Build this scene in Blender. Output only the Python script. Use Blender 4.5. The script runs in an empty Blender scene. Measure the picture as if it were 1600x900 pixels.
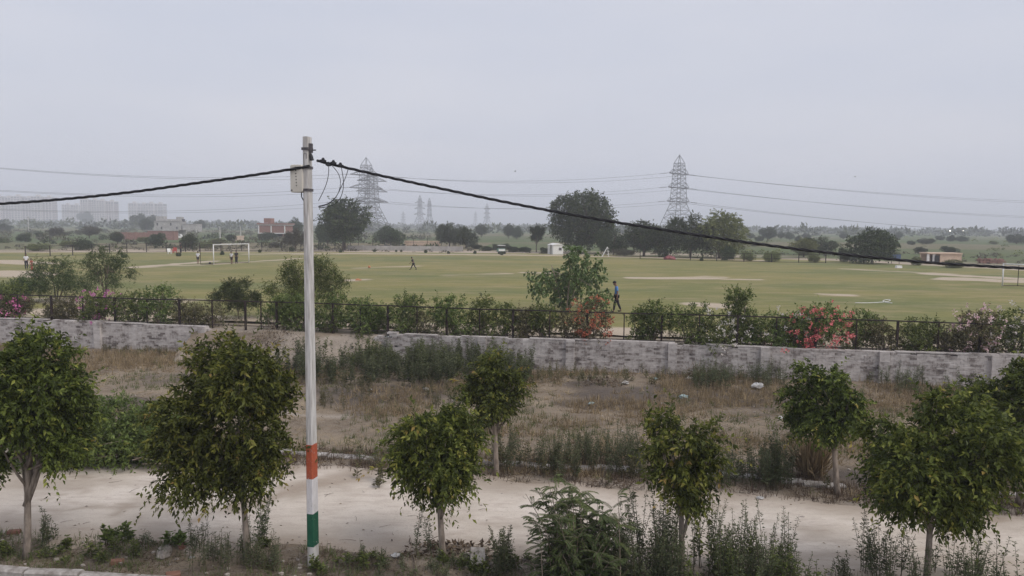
import bpy, math, random
import numpy as np
from mathutils import Matrix, Vector, Euler

SC = bpy.context.scene
COL = SC.collection
rad = math.radians

# ------------------------------------------------------------------ camera
F = 1155.0
CAMP = np.array([0.0, 0.0, 6.1])
cam_d = bpy.data.cameras.new('camera'); cam = bpy.data.objects.new('camera', cam_d); COL.objects.link(cam)
cam_d.sensor_width = 36; cam_d.lens = 36 * F / 1600
cam_d.clip_start = 0.1; cam_d.clip_end = 20000
ROT = Matrix.Rotation(rad(90 - 4.85), 3, 'X') @ Matrix.Rotation(rad(0.5), 3, 'Z')
cam.matrix_world = Matrix.Translation(Vector(CAMP)) @ ROT.to_4x4()
SC.camera = cam
R3 = np.array(ROT)

# ------------------------------------------------------------------ world, sun, exposure
SC.view_settings.view_transform = 'Standard'; SC.view_settings.look = 'None'
SC.view_settings.exposure = 0.30; SC.view_settings.gamma = 1.0
SC.cycles.use_denoising = True
SC.cycles.max_bounces = 6; SC.cycles.diffuse_bounces = 3; SC.cycles.glossy_bounces = 2
SC.cycles.transmission_bounces = 3; SC.cycles.volume_bounces = 2
SUN_EL, SUN_AZ = 48.0, 125.0            # azimuth clockwise from +Y: from the right, a little behind the viewer
w = bpy.data.worlds.new('World'); SC.world = w; w.use_nodes = True
nt = w.node_tree; bg = nt.nodes['Background']; bg.inputs['Strength'].default_value = 0.1
sky = nt.nodes.new('ShaderNodeTexSky'); sky.sky_type = 'NISHITA'; sky.sun_disc = False
sky.sun_elevation = rad(SUN_EL); sky.sun_rotation = rad(SUN_AZ); sky.dust_density = 6; sky.air_density = 1.5
tc = nt.nodes.new('ShaderNodeTexCoord')
mp = nt.nodes.new('ShaderNodeMapping'); mp.inputs['Scale'].default_value = (1.2, 1.2, 5.0)
nz = nt.nodes.new('ShaderNodeTexNoise'); nz.inputs['Scale'].default_value = 1.6; nz.inputs['Detail'].default_value = 4
rp = nt.nodes.new('ShaderNodeValToRGB')
rp.color_ramp.elements[0].position = 0.3; rp.color_ramp.elements[0].color = (5.15, 5.42, 6.35, 1)
rp.color_ramp.elements[1].position = 0.75; rp.color_ramp.elements[1].color = (6.05, 6.10, 6.72, 1)
mx = nt.nodes.new('ShaderNodeMixRGB'); mx.inputs[0].default_value = 0.90
nt.links.new(tc.outputs['Generated'], mp.inputs[0]); nt.links.new(mp.outputs[0], nz.inputs['Vector'])
nt.links.new(nz.outputs['Fac'], rp.inputs[0]); nt.links.new(sky.outputs[0], mx.inputs[1]); nt.links.new(rp.outputs[0], mx.inputs[2])
nt.links.new(mx.outputs[0], bg.inputs['Color'])
sl = bpy.data.lights.new('sun', 'SUN'); sl.energy = 1.5; sl.angle = rad(40); sl.color = (1.0, 0.95, 0.88)
so = bpy.data.objects.new('sun', sl); COL.objects.link(so)
_sd = Vector((math.sin(rad(SUN_AZ)) * math.cos(rad(SUN_EL)), math.cos(rad(SUN_AZ)) * math.cos(rad(SUN_EL)), math.sin(rad(SUN_EL))))
so.rotation_euler = _sd.to_track_quat('Z', 'Y').to_euler()

# ------------------------------------------------------------------ pixel helpers (photo pixels, 1600 x 900)
def ray(px, py):
    return R3 @ np.array([(px - 800) / F, -(py - 450) / F, -1.0])
def G(px, py, z=0.0):
    d = ray(px, py); return CAMP + d * ((z - CAMP[2]) / d[2])
def P(px, py, Y):
    d = ray(px, py); return CAMP + d * (Y / d[1])
def hor(px):
    return 352.0 + (px - 800) * math.tan(rad(0.5))
def on_line(px, A, B):
    d = ray(px, 470)[:2]; A2 = np.array(A[:2]); e = np.array(B[:2]) - A2
    M = np.array([[d[0], -e[0]], [d[1], -e[1]]]); t, s = np.linalg.solve(M, A2)
    return np.array([d[0] * t, d[1] * t])

# ------------------------------------------------------------------ numpy noise
_T = np.random.default_rng(99).random((256, 256))
def vnoise(x, y):
    x = np.asarray(x, float); y = np.asarray(y, float)
    xi = np.floor(x).astype(int); yi = np.floor(y).astype(int); fx = x - xi; fy = y - yi
    fx = fx * fx * (3 - 2 * fx); fy = fy * fy * (3 - 2 * fy)
    a = _T[xi & 255, yi & 255]; b = _T[(xi + 1) & 255, yi & 255]; c = _T[xi & 255, (yi + 1) & 255]; d = _T[(xi + 1) & 255, (yi + 1) & 255]
    return (a * (1 - fx) + b * fx) * (1 - fy) + (c * (1 - fx) + d * fx) * fy
def fbm(x, y, o=4):
    s = 0; a = 0.5
    for i in range(o):
        s = s + a * vnoise(x * 2 ** i + 17 * i, y * 2 ** i + 5 * i); a *= 0.5
    return s / (1 - 0.5 ** o)
def sstep(a, b, x):
    t = np.clip((x - np.asarray(a)) / (np.asarray(b) - np.asarray(a)), 0, 1); return t * t * (3 - 2 * t)

# ------------------------------------------------------------------ mesh accumulator
class MB:
    def __init__(s): s.v = []; s.n = 0; s.f = []       # f: (array of faces kxm, mat, rnd array or None)
    def add(s, v, faces, mat=0, rnd=None):
        v = np.asarray(v, float).reshape(-1, 3); s.v.append(v)
        fa = np.asarray(faces, int) + s.n; s.n += len(v); s.f.append((fa, mat, rnd)); return s
    def box(s, c, size, rz=0.0, mat=0, taper=1.0):
        x, y, z = np.array(size) / 2
        v = np.array([[-x, -y, -z], [x, -y, -z], [x, y, -z], [-x, y, -z], [-x * taper, -y * taper, z], [x * taper, -y * taper, z], [x * taper, y * taper, z], [-x * taper, y * taper, z]])
        if rz:
            c_, s_ = math.cos(rz), math.sin(rz); v = v @ np.array([[c_, s_, 0], [-s_, c_, 0], [0, 0, 1]])
        return s.add(v + np.array(c), [[0, 3, 2, 1], [4, 5, 6, 7], [0, 1, 5, 4], [1, 2, 6, 5], [2, 3, 7, 6], [3, 0, 4, 7]], mat)
    def beam(s, p0, p1, wd, mat=0):
        return s.tube([p0, p1], [wd * 0.6, wd * 0.6], 4, mat)
    def tube(s, pts, radii, sides=6, mat=0, cap=True, rnd=None):
        p = np.asarray(pts, float); n = len(p); r = np.broadcast_to(np.asarray(radii, float), (n,))
        t = np.gradient(p, axis=0); t /= np.linalg.norm(t, axis=1, keepdims=True) + 1e-9
        up = np.array([0, 0, 1.0]) if abs(t[0][2]) < 0.9 else np.array([1.0, 0, 0])
        a = np.cross(t, up); a /= np.linalg.norm(a, axis=1, keepdims=True) + 1e-9; b = np.cross(t, a)
        th = np.arange(sides) / sides * 2 * math.pi + math.pi / sides
        v = p[:, None] + r[:, None, None] * (np.cos(th)[None, :, None] * a[:, None] + np.sin(th)[None, :, None] * b[:, None])
        v = v.reshape(-1, 3); i = np.arange(n - 1)[:, None] * sides; j = np.arange(sides)[None]; k = (j + 1) % sides
        q = np.stack([i + j, i + k, i + sides + k, i + sides + j], -1).reshape(-1, 4)
        s.add(v, q, mat, rnd)
        if cap:
            base = s.n - len(v)
            c = [[base + x for x in range(sides)][::-1], [base + (n - 1) * sides + x for x in range(sides)]]
            s.f.append((np.array(c), mat, None))
        return s
    def ball(s, c, r, seg=10, ring=7, mat=0, jitter=0, rng=None):
        r = np.broadcast_to(np.asarray(r, float), (3,)); v = []
        for i in range(ring + 1):
            ph = math.pi * i / ring
            for j in range(seg):
                th = 2 * math.pi * j / seg
                k = 1 + (jitter * (rng.random() - 0.5) if rng is not None else 0)
                v.append([math.sin(ph) * math.cos(th) * r[0] * k, math.sin(ph) * math.sin(th) * r[1] * k, math.cos(ph) * r[2] * k])
        q = [[i * seg + j, (i + 1) * seg + j, (i + 1) * seg + (j + 1) % seg, i * seg + (j + 1) % seg] for i in range(ring) for j in range(seg)]
        return s.add(np.array(v) + np.array(c), q, mat)
    def grid(s, X, Y, Z, mat=0):
        m, n = X.shape; i = np.arange(m - 1)[:, None] * n; j = np.arange(n - 1)[None]
        q = np.stack([i + j, i + j + 1, i + n + j + 1, i + n + j], -1).reshape(-1, 4)
        return s.add(np.stack([X, Y, Z], -1).reshape(-1, 3), q, mat)
    def build(s, name, mats, parent=None, smooth=False, loc=None, rz=0, attrs=None):
        V = np.concatenate(s.v); me = bpy.data.meshes.new(name)
        lp = np.concatenate([f.reshape(-1) for f, _, _ in s.f]); tot = np.concatenate([np.full(len(f), f.shape[1]) for f, _, _ in s.f])
        mi = np.concatenate([np.full(len(f), m) for f, m, _ in s.f])
        rn = np.concatenate([(np.full(len(f), 0.5) if r is None else np.broadcast_to(r, (len(f),))) for f, _, r in s.f])
        me.vertices.add(len(V)); me.vertices.foreach_set('co', V.astype(np.float32).ravel())
        me.loops.add(len(lp)); me.loops.foreach_set('vertex_index', lp.astype(np.int32))
        me.polygons.add(len(tot)); st = np.concatenate([[0], np.cumsum(tot)[:-1]])
        me.polygons.foreach_set('loop_start', st.astype(np.int32)); me.polygons.foreach_set('material_index', mi.astype(np.int32))
        me.polygons.foreach_set('use_smooth', np.full(len(tot), bool(smooth)))
        me.update(calc_edges=True)
        at = me.attributes.new('rnd', 'FLOAT', 'FACE'); at.data.foreach_set('value', rn.astype(np.float32))
        for k, a in (attrs or {}).items():
            at = me.attributes.new(k, 'FLOAT', 'POINT'); at.data.foreach_set('value', np.asarray(a, np.float32).ravel())
        for m in (mats if isinstance(mats, (list, tuple)) else [mats]): me.materials.append(m)
        o = bpy.data.objects.new(name, me); COL.objects.link(o)
        if parent is not None: o.parent = parent
        if loc is not None: o.location = loc
        if rz: o.rotation_euler = (0, 0, rz)
        return o

def tag(o, label=None, cat=None, group=None, kind=None):
    if label: o['label'] = label
    if cat: o['category'] = cat
    if group: o['group'] = group
    if kind: o['kind'] = kind
    return o
def thing(name, label, cat, loc=(0, 0, 0), rz=0.0, group=None):
    o = bpy.data.objects.new(name, None); COL.objects.link(o); o.location = loc; o.rotation_euler = (0, 0, rz)
    o.empty_display_size = 0.2
    return tag(o, label, cat, group)
def dup(root, loc, rz=0.0, scale=1.0, label=None, group=None):
    r = root.copy(); COL.objects.link(r); r.location = loc; r.rotation_euler = (0, 0, rz)
    r.scale = scale if isinstance(scale, (tuple, list)) else (scale,) * 3
    if label: r['label'] = label
    if group: r['group'] = group
    for ch in list(root.children):
        c = ch.copy(); COL.objects.link(c); c.parent = r
        for g in list(ch.children):
            d = g.copy(); COL.objects.link(d); d.parent = c
    return r

# ------------------------------------------------------------------ materials
def newmat(name):
    m = bpy.data.materials.new(name); m.use_nodes = True; n = m.node_tree
    return m, n, n.nodes['Principled BSDF']
def N(n, t, **kw):
    x = n.nodes.new(t)
    for k, v in kw.items():
        if k in x.inputs: x.inputs[k].default_value = v
        else: setattr(x, k, v)
    return x
def rgba(c): return (c[0], c[1], c[2], 1)
def ramp(n, fac, stops):
    r = n.nodes.new('ShaderNodeValToRGB'); e = r.color_ramp.elements
    while len(e) < len(stops): e.new(0.5)
    for i, (p, c) in enumerate(stops): e[i].position = p; e[i].color = rgba(c)
    n.links.new(fac, r.inputs[0]); return r.outputs[0]
def noise(n, scale, detail=4, coord=None, rough=0.6, stretch=None):
    t = n.nodes.new('ShaderNodeTexNoise'); t.inputs['Scale'].default_value = scale; t.inputs['Detail'].default_value = detail; t.inputs['Roughness'].default_value = rough
    if coord is None: coord = n.nodes.new('ShaderNodeTexCoord').outputs['Object']
    if stretch:
        m = n.nodes.new('ShaderNodeMapping'); m.inputs['Scale'].default_value = stretch; n.links.new(coord, m.inputs[0]); coord = m.outputs[0]
    n.links.new(coord, t.inputs['Vector']); return t.outputs['Fac']
def mixc(n, fac, a, b):
    m = n.nodes.new('ShaderNodeMixRGB')
    for i, x in ((0, fac), (1, a), (2, b)):
        if isinstance(x, (int, float)): m.inputs[i].default_value = x
        elif isinstance(x, tuple): m.inputs[i].default_value = rgba(x)
        else: n.links.new(x, m.inputs[i])
    return m.outputs[0]
def mathn(n, op, a, b=None, clamp=False):
    m = n.nodes.new('ShaderNodeMath'); m.operation = op; m.use_clamp = clamp
    for i, x in ((0, a), (1, b)):
        if x is None: continue
        if isinstance(x, (int, float)): m.inputs[i].default_value = x
        else: n.links.new(x, m.inputs[i])
    return m.outputs[0]
def bump(n, bs, h, dist, strength=0.6):
    b = n.nodes.new('ShaderNodeBump'); b.inputs['Distance'].default_value = dist; b.inputs['Strength'].default_value = strength
    n.links.new(h, b.inputs['Height']); n.links.new(b.outputs[0], bs.inputs['Normal'])
def attr(n, name):
    a = n.nodes.new('ShaderNodeAttribute'); a.attribute_name = name; return a.outputs['Fac']
def noisy(name, c1, c2, scale=5, rough=0.85, bm=0.0, metallic=0.0, lo=0.35, hi=0.65, stretch=None):
    m, n, b = newmat(name); f = noise(n, scale, 5, stretch=stretch)
    n.links.new(ramp(n, f, [(lo, c1), (hi, c2)]), b.inputs['Base Color'])
    b.inputs['Roughness'].default_value = rough; b.inputs['Metallic'].default_value = metallic; b.inputs['Specular IOR Level'].default_value = 0.3
    if bm: bump(n, b, f, bm)
    return m
def leafmat(name, stops, trans=0.25, rough=0.5, spec=0.35):
    m, n, b = newmat(name); r = attr(n, 'rnd')
    oi = n.nodes.new('ShaderNodeObjectInfo').outputs['Random']
    c = ramp(n, r, stops)
    h = n.nodes.new('ShaderNodeHueSaturation'); n.links.new(c, h.inputs['Color'])
    v = mathn(n, 'MULTIPLY_ADD', oi, 0.35); n.nodes[-1].inputs[2].default_value = 0.85; n.links.new(v, h.inputs['Value'])
    hu = mathn(n, 'MULTIPLY_ADD', oi, 0.03); n.nodes[-1].inputs[2].default_value = 0.485; n.links.new(hu, h.inputs['Hue'])
    c = h.outputs[0]
    n.links.new(c, b.inputs['Base Color']); b.inputs['Roughness'].default_value = rough; b.inputs['Specular IOR Level'].default_value = spec
    t = n.nodes.new('ShaderNodeBsdfTranslucent'); n.links.new(c, t.inputs['Color'])
    ms = n.nodes.new('ShaderNodeMixShader'); ms.inputs[0].default_value = trans
    n.links.new(b.outputs[0], ms.inputs[1]); n.links.new(t.outputs[0], ms.inputs[2])
    n.links.new(ms.outputs[0], n.nodes['Material Output'].inputs['Surface'])
    return m

M = {}
M['ficus'] = leafmat('ficus_leaf', [(0.0, (0.024, 0.032, 0.008)), (0.35, (0.066, 0.086, 0.017)), (0.65, (0.155, 0.185, 0.036)), (0.88, (0.29, 0.29, 0.062)), (1.0, (0.33, 0.24, 0.07))], 0.34, 0.5, 0.25)
M['shrub'] = leafmat('shrub_leaf', [(0.0, (0.045, 0.064, 0.018)), (0.5, (0.130, 0.172, 0.045)), (0.8, (0.22, 0.265, 0.075)), (1.0, (0.29, 0.30, 0.11))], 0.25, 0.55, 0.25)
M['shrub_olive'] = leafmat('shrub_olive_leaf', [(0.0, (0.070, 0.068, 0.034)), (0.6, (0.165, 0.15, 0.075)), (1.0, (0.28, 0.23, 0.13))], 0.25, 0.6, 0.2)
M['weed'] = leafmat('weed_leaf', [(0.0, (0.055, 0.070, 0.034)), (0.5, (0.125, 0.150, 0.074)), (1.0, (0.24, 0.26, 0.14))], 0.25, 0.6, 0.2)
M['neem'] = leafmat('pinnate_leaf', [(0.0, (0.038, 0.054, 0.018)), (0.6, (0.090, 0.118, 0.040)), (1.0, (0.18, 0.20, 0.075))], 0.25, 0.6, 0.25)
M['peepal'] = leafmat('peepal_leaf', [(0.0, (0.06, 0.095, 0.032)), (0.6, (0.125, 0.185, 0.06)), (1.0, (0.15, 0.19, 0.07))])
M['far'] = leafmat('distant_leaf', [(0.0, (0.020, 0.031, 0.012)), (0.5, (0.050, 0.072, 0.024)), (1.0, (0.125, 0.155, 0.055))], 0.15)
M['far_pale'] = leafmat('distant_pale_leaf', [(0.0, (0.075, 0.090, 0.030)), (0.5, (0.165, 0.185, 0.060)), (1.0, (0.30, 0.31, 0.11))], 0.15)
M['far_dry'] = leafmat('distant_dry_leaf', [(0.0, (0.07, 0.065, 0.045)), (0.6, (0.11, 0.105, 0.065)), (1.0, (0.15, 0.14, 0.085))], 0.15)
M['straw'] = leafmat('straw', [(0.0, (0.13, 0.10, 0.06)), (0.5, (0.27, 0.21, 0.125)), (1.0, (0.50, 0.40, 0.235))], 0.2, 0.8, 0.15)
M['dryleaf'] = leafmat('dry_leaf', [(0.0, (0.065, 0.05, 0.037)), (0.6, (0.14, 0.105, 0.072)), (1.0, (0.27, 0.21, 0.135))], 0.2, 0.8, 0.1)
M['grassg'] = leafmat('green_grass', [(0.0, (0.065, 0.08, 0.03)), (0.6, (0.13, 0.155, 0.055)), (1.0, (0.19, 0.18, 0.10))], 0.2, 0.7, 0.2)
for nm, a, b_ in (('magenta', (0.52, 0.11, 0.34), (0.78, 0.30, 0.56)), ('red', (0.52, 0.10, 0.13), (0.78, 0.28, 0.29)), ('orange', (0.38, 0.11, 0.06), (0.58, 0.24, 0.13)), ('white', (0.6, 0.55, 0.5), (0.85, 0.8, 0.75)), ('blush', (0.6, 0.36, 0.42), (0.8, 0.66, 0.64))):
    M['fl_' + nm] = leafmat('bract_' + nm, [(0, a), (1, b_)], 0.3, 0.7, 0.15)
M['bark'] = noisy('bark', (0.07, 0.052, 0.042), (0.19, 0.145, 0.115), 14, 0.95, 0.01, stretch=(1, 1, 0.25))
M['bark_pale'] = noisy('bark_pale', (0.16, 0.13, 0.105), (0.36, 0.30, 0.25), 12, 0.95, 0.006, stretch=(1, 1, 0.3))
M['twig'] = noisy('twig', (0.13, 0.10, 0.075), (0.34, 0.28, 0.22), 9, 0.95)
M['stem'] = noisy('weed_stem', (0.07, 0.07, 0.04), (0.15, 0.13, 0.08), 9, 0.9)
M['concrete'] = noisy('concrete', (0.33, 0.31, 0.29), (0.60, 0.585, 0.565), 9, 0.9, 0.006, lo=0.34, hi=0.60, stretch=(2.2, 2.2, 0.22))
M['kerb'] = noisy('kerb_concrete', (0.19, 0.165, 0.145), (0.46, 0.43, 0.405), 5, 0.9, 0.01)
M['steel_black'] = noisy('rusty_black_steel', (0.012, 0.010, 0.010), (0.045, 0.028, 0.024), 6, 0.7)
M['galv'] = noisy('galvanised_steel', (0.14, 0.145, 0.16), (0.22, 0.225, 0.24), 0.6, 0.6)
M['wire'] = noisy('cable_insulation', (0.012, 0.012, 0.015), (0.03, 0.03, 0.034), 8, 0.6)
M['conductor'] = noisy('conductor', (0.10, 0.10, 0.11), (0.15, 0.15, 0.16), 1, 0.6)
M['insul'] = noisy('insulator', (0.05, 0.045, 0.045), (0.10, 0.09, 0.09), 3, 0.4)
M['strap'] = noisy('clamp_steel', (0.06, 0.055, 0.06), (0.13, 0.12, 0.125), 20, 0.6)
M['boxp'] = noisy('box_plastic', (0.50, 0.47, 0.41), (0.60, 0.57, 0.51), 4, 0.55)
M['dark'] = noisy('dark_opening', (0.012, 0.012, 0.013), (0.03, 0.03, 0.03), 3, 0.8)
M['p_red'] = noisy('paint_saffron', (0.36, 0.075, 0.035), (0.47, 0.115, 0.055), 9, 0.75, lo=0.2, hi=0.8)
M['p_white'] = noisy('paint_white', (0.62, 0.60, 0.62), (0.74, 0.72, 0.73), 9, 0.75)
M['p_green'] = noisy('paint_green', (0.012, 0.075, 0.042), (0.022, 0.115, 0.065), 9, 0.7, lo=0.2, hi=0.8)
def chipped(name, c1, c2):
    m, n, b = newmat(name); f = noise(n, 9, 5, stretch=(1.5, 1.5, 0.5)); g2 = noise(n, 38, 4, rough=0.75, stretch=(1, 1, 0.6)); g3 = noise(n, 2.2, 3)
    c = ramp(n, f, [(0.25, c1), (0.75, c2)]); k = mathn(n, 'ADD', g2, mathn(n, 'MULTIPLY', g3, 0.35))
    n.links.new(mixc(n, ramp(n, k, [(0.80, (0, 0, 0)), (0.86, (1, 1, 1))]), c, (0.40, 0.38, 0.35)), b.inputs['Base Color']); b.inputs['Roughness'].default_value = 0.8; b.inputs['Specular IOR Level'].default_value = 0.25; bump(n, b, g2, 0.004); return m
M['p_red'] = chipped('paint_saffron', (0.33, 0.07, 0.035), (0.47, 0.115, 0.055)); M['p_white'] = chipped('paint_white', (0.56, 0.54, 0.545), (0.74, 0.72, 0.73)); M['p_green'] = chipped('paint_green', (0.012, 0.07, 0.042), (0.022, 0.115, 0.065))
M['white'] = noisy('white_paint', (0.66, 0.65, 0.64), (0.80, 0.79, 0.78), 6, 0.6)
M['brick'] = noisy('red_brick', (0.17, 0.085, 0.062), (0.28, 0.145, 0.105), 6, 0.9)
M['brick_far'] = noisy('far_brick', (0.22, 0.125, 0.105), (0.32, 0.185, 0.155), 3, 0.9)
M['greyb'] = noisy('bare_render', (0.30, 0.285, 0.27), (0.42, 0.405, 0.385), 0.7, 0.9)
M['tower'] = noisy('tower_render', (0.48, 0.44, 0.42), (0.62, 0.57, 0.54), 0.05, 0.9)
M['tower_pink'] = noisy('tower_band', (0.42, 0.33, 0.31), (0.52, 0.42, 0.39), 0.05, 0.9)
M['towerg'] = noisy('tower_glass', (0.10, 0.10, 0.11), (0.17, 0.16, 0.16), 0.2, 0.4)
M['beige'] = noisy('beige_render', (0.50, 0.37, 0.28), (0.62, 0.48, 0.38), 1.2, 0.9)
M['sandm'] = noisy('sand', (0.36, 0.30, 0.25), (0.52, 0.45, 0.385), 2.5, 0.95, 0.05)
M['stone'] = noisy('stone', (0.22, 0.19, 0.165), (0.46, 0.41, 0.37), 6, 0.95, 0.02)
M['litter'] = noisy('plastic_litter', (0.38, 0.37, 0.36), (0.62, 0.61, 0.60), 15, 0.5)
M['litterb'] = noisy('blue_litter', (0.20, 0.28, 0.28), (0.38, 0.45, 0.44), 10, 0.5)
M['skin'] = noisy('skin', (0.17, 0.095, 0.065), (0.23, 0.13, 0.09), 12, 0.6)
M['hair'] = noisy('hair', (0.008, 0.007, 0.007), (0.018, 0.016, 0.015), 30, 0.6)
M['c_blue'] = noisy('blue_cloth', (0.075, 0.20, 0.50), (0.12, 0.29, 0.62), 9, 0.85)
M['c_dark'] = noisy('dark_cloth', (0.012, 0.013, 0.020), (0.028, 0.028, 0.038), 9, 0.85)
M['c_white'] = noisy('white_cloth', (0.62, 0.62, 0.66), (0.75, 0.75, 0.78), 9, 0.85)
M['c_red'] = noisy('red_cloth', (0.36, 0.06, 0.06), (0.50, 0.12, 0.10), 9, 0.85)
M['p_redveh'] = noisy('red_tarp', (0.22, 0.06, 0.07), (0.32, 0.11, 0.12), 3, 0.6)
M['orange'] = noisy('orange_plastic', (0.42, 0.17, 0.08), (0.55, 0.25, 0.12), 10, 0.6)
M['veh_green'] = noisy('green_cart_paint', (0.10, 0.22, 0.17), (0.18, 0.32, 0.26), 3, 0.5)
M['bluesign'] = noisy('blue_board', (0.06, 0.09, 0.17), (0.10, 0.14, 0.24), 3, 0.6)
m_, n_, b_ = newmat('lamp_glow'); b_.inputs['Emission Color'].default_value = (1, 0.93, 0.8, 1); b_.inputs['Emission Strength'].default_value = 14; M['glow'] = m_

# --- whitewashed weathered brick
m_, n_, b_ = newmat('whitewashed_brick')
f1 = noise(n_, 1.1, 7, rough=0.78, stretch=(1, 1, 1.5)); f2 = noise(n_, 8, 5, rough=0.7); r_ = attr(n_, 'rnd')
f3 = noise(n_, 1.6, 5, rough=0.7, stretch=(2.6, 2.6, 0.22)); s_ = mathn(n_, 'ADD', mathn(n_, 'ADD', mathn(n_, 'MULTIPLY', f1, 0.58), mathn(n_, 'MULTIPLY', f3, 0.24)), mathn(n_, 'MULTIPLY', f2, 0.22)); s_ = mathn(n_, 'ADD', s_, mathn(n_, 'MULTIPLY', r_, 0.17))
n_.links.new(ramp(n_, s_, [(0.44, (0.085, 0.072, 0.066)), (0.53, (0.23, 0.20, 0.185)), (0.60, (0.42, 0.385, 0.365)), (0.80, (0.64, 0.60, 0.575))]), b_.inputs['Base Color'])
b_.inputs['Roughness'].default_value = 0.95; bump(n_, b_, f2, 0.02); M['wwbrick'] = m_
M['mortar'] = noisy('dirty_mortar', (0.07, 0.062, 0.057), (0.20, 0.185, 0.175), 4, 0.95)

# --- near ground
m_, n_, b_ = newmat('waste_ground')
gco = n_.nodes.new('ShaderNodeTexCoord').outputs['Object']
a1 = noise(n_, 0.55, 6, gco, 0.65); a2 = noise(n_, 5, 5, gco, 0.7); a3 = noise(n_, 26, 3, gco, 0.7)
soil = ramp(n_, a1, [(0.32, (0.155, 0.120, 0.088)), (0.52, (0.26, 0.205, 0.148)), (0.68, (0.37, 0.295, 0.205))])
soil = mixc(n_, ramp(n_, a2, [(0.42, (0, 0, 0)), (0.66, (0.75,) * 3)]), soil, (0.30, 0.255, 0.205))
soil = mixc(n_, ramp(n_, a3, [(0.5, (0, 0, 0)), (0.72, (0.65,) * 3)]), soil, (0.085, 0.068, 0.058))
burnt = mathn(n_, 'MULTIPLY', attr(n_, 'burnt'), 0.85)
soil = mixc(n_, burnt, soil, mixc(n_, a2, (0.075, 0.062, 0.055), (0.145, 0.122, 0.108)))
soil = mixc(n_, mathn(n_, 'MULTIPLY', attr(n_, 'sandy'), 0.9), soil, mixc(n_, a2, (0.33, 0.28, 0.235), (0.47, 0.41, 0.35)))
n_.links.new(soil, b_.inputs['Base Color']); b_.inputs['Roughness'].default_value = 0.97; b_.inputs['Specular IOR Level'].default_value = 0.1
bump(n_, b_, mathn(n_, 'ADD', a2, mathn(n_, 'MULTIPLY', a3, 0.5)), 0.10, 0.8); M['ground'] = m_

# --- dirt road
m_, n_, b_ = newmat('dirt_road')
gco = n_.nodes.new('ShaderNodeTexCoord').outputs['Object']
a1 = noise(n_, 0.5, 6, gco, 0.6); a2 = noise(n_, 3.0, 6, gco, 0.7, (0.5, 1.6, 1)); a3 = noise(n_, 22, 4, gco, 0.75)
rd = ramp(n_, a1, [(0.30, (0.50, 0.44, 0.375)), (0.55, (0.63, 0.56, 0.485)), (0.72, (0.70, 0.63, 0.56))])
rd = mixc(n_, ramp(n_, a2, [(0.48, (0, 0, 0)), (0.66, (0.62,) * 3)]), rd, (0.45, 0.375, 0.32))
rd = mixc(n_, ramp(n_, a3, [(0.56, (0, 0, 0)), (0.72, (0.7,) * 3)]), rd, (0.34, 0.28, 0.24))
rd = mixc(n_, mathn(n_, 'MULTIPLY', attr(n_, 'dirty'), 0.85), rd, mixc(n_, a3, (0.22, 0.17, 0.13), (0.40, 0.325, 0.255)))
n_.links.new(rd, b_.inputs['Base Color']); b_.inputs['Roughness'].default_value = 0.95; b_.inputs['Specular IOR Level'].default_value = 0.15
bump(n_, b_, mathn(n_, 'ADD', a2, mathn(n_, 'MULTIPLY', a3, 0.4)), 0.05, 0.6); M['road'] = m_

# --- playing field
m_, n_, b_ = newmat('mown_grass')
gco = n_.nodes.new('ShaderNodeTexCoord').outputs['Object']
a1 = noise(n_, 0.06, 6, gco, 0.62, (0.55, 1.3, 1)); a2 = noise(n_, 0.45, 5, gco, 0.65, (0.5, 1.2, 1)); a3 = noise(n_, 5, 4, gco, 0.7)
g = ramp(n_, a1, [(0.38, (0.150, 0.165, 0.066)), (0.52, (0.215, 0.200, 0.078)), (0.66, (0.270, 0.230, 0.095))])
g = mixc(n_, ramp(n_, a2, [(0.46, (0, 0, 0)), (0.70, (0.75,) * 3)]), g, (0.33, 0.265, 0.15))
g = mixc(n_, ramp(n_, noise(n_, 0.9, 5, gco, 0.7, (0.35, 1.3, 1)), [(0.50, (0, 0, 0)), (0.68, (0.6,) * 3)]), g, (0.13, 0.145, 0.06))
g = mixc(n_, ramp(n_, a3, [(0.45, (0, 0, 0)), (0.75, (0.45,) * 3)]), g, (0.115, 0.125, 0.045))
br = mathn(n_, 'ADD', attr(n_, 'bare'), mathn(n_, 'MULTIPLY', mathn(n_, 'SUBTRACT', a2, 0.5), 0.9))
g = mixc(n_, ramp(n_, br, [(0.30, (0, 0, 0)), (0.62, (1, 1, 1))]), g, mixc(n_, a3, (0.34, 0.275, 0.20), (0.52, 0.44, 0.35)))
n_.links.new(g, b_.inputs['Base Color']); b_.inputs['Roughness'].default_value = 0.95; b_.inputs['Specular IOR Level'].default_value = 0.1
bump(n_, b_, a3, 0.05, 0.5); M['lawn'] = m_

# --- farmland
m_, n_, b_ = newmat('farmland')
gco = n_.nodes.new('ShaderNodeTexCoord').outputs['Object']
vo = n_.nodes.new('ShaderNodeTexVoronoi'); vo.inputs['Scale'].default_value = 0.012; mpn = n_.nodes.new('ShaderNodeMapping')
mpn.inputs['Scale'].default_value = (0.6, 1.2, 1); n_.links.new(gco, mpn.inputs[0]); n_.links.new(mpn.outputs[0], vo.inputs['Vector'])
sep = n_.nodes.new('ShaderNodeSeparateColor'); n_.links.new(vo.outputs['Color'], sep.inputs[0])
fl = ramp(n_, sep.outputs[0], [(0.0, (0.085, 0.125, 0.05)), (0.35, (0.11, 0.145, 0.065)), (0.6, (0.15, 0.155, 0.085)), (0.85, (0.22, 0.18, 0.125)), (1.0, (0.095, 0.145, 0.055))])
a1 = noise(n_, 0.08, 6, gco, 0.65); a2 = noise(n_, 1.2, 5, gco, 0.7)
fl = mixc(n_, ramp(n_, a1, [(0.42, (0, 0, 0)), (0.68, (0.75,) * 3)]), fl, (0.165, 0.150, 0.10))
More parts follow.
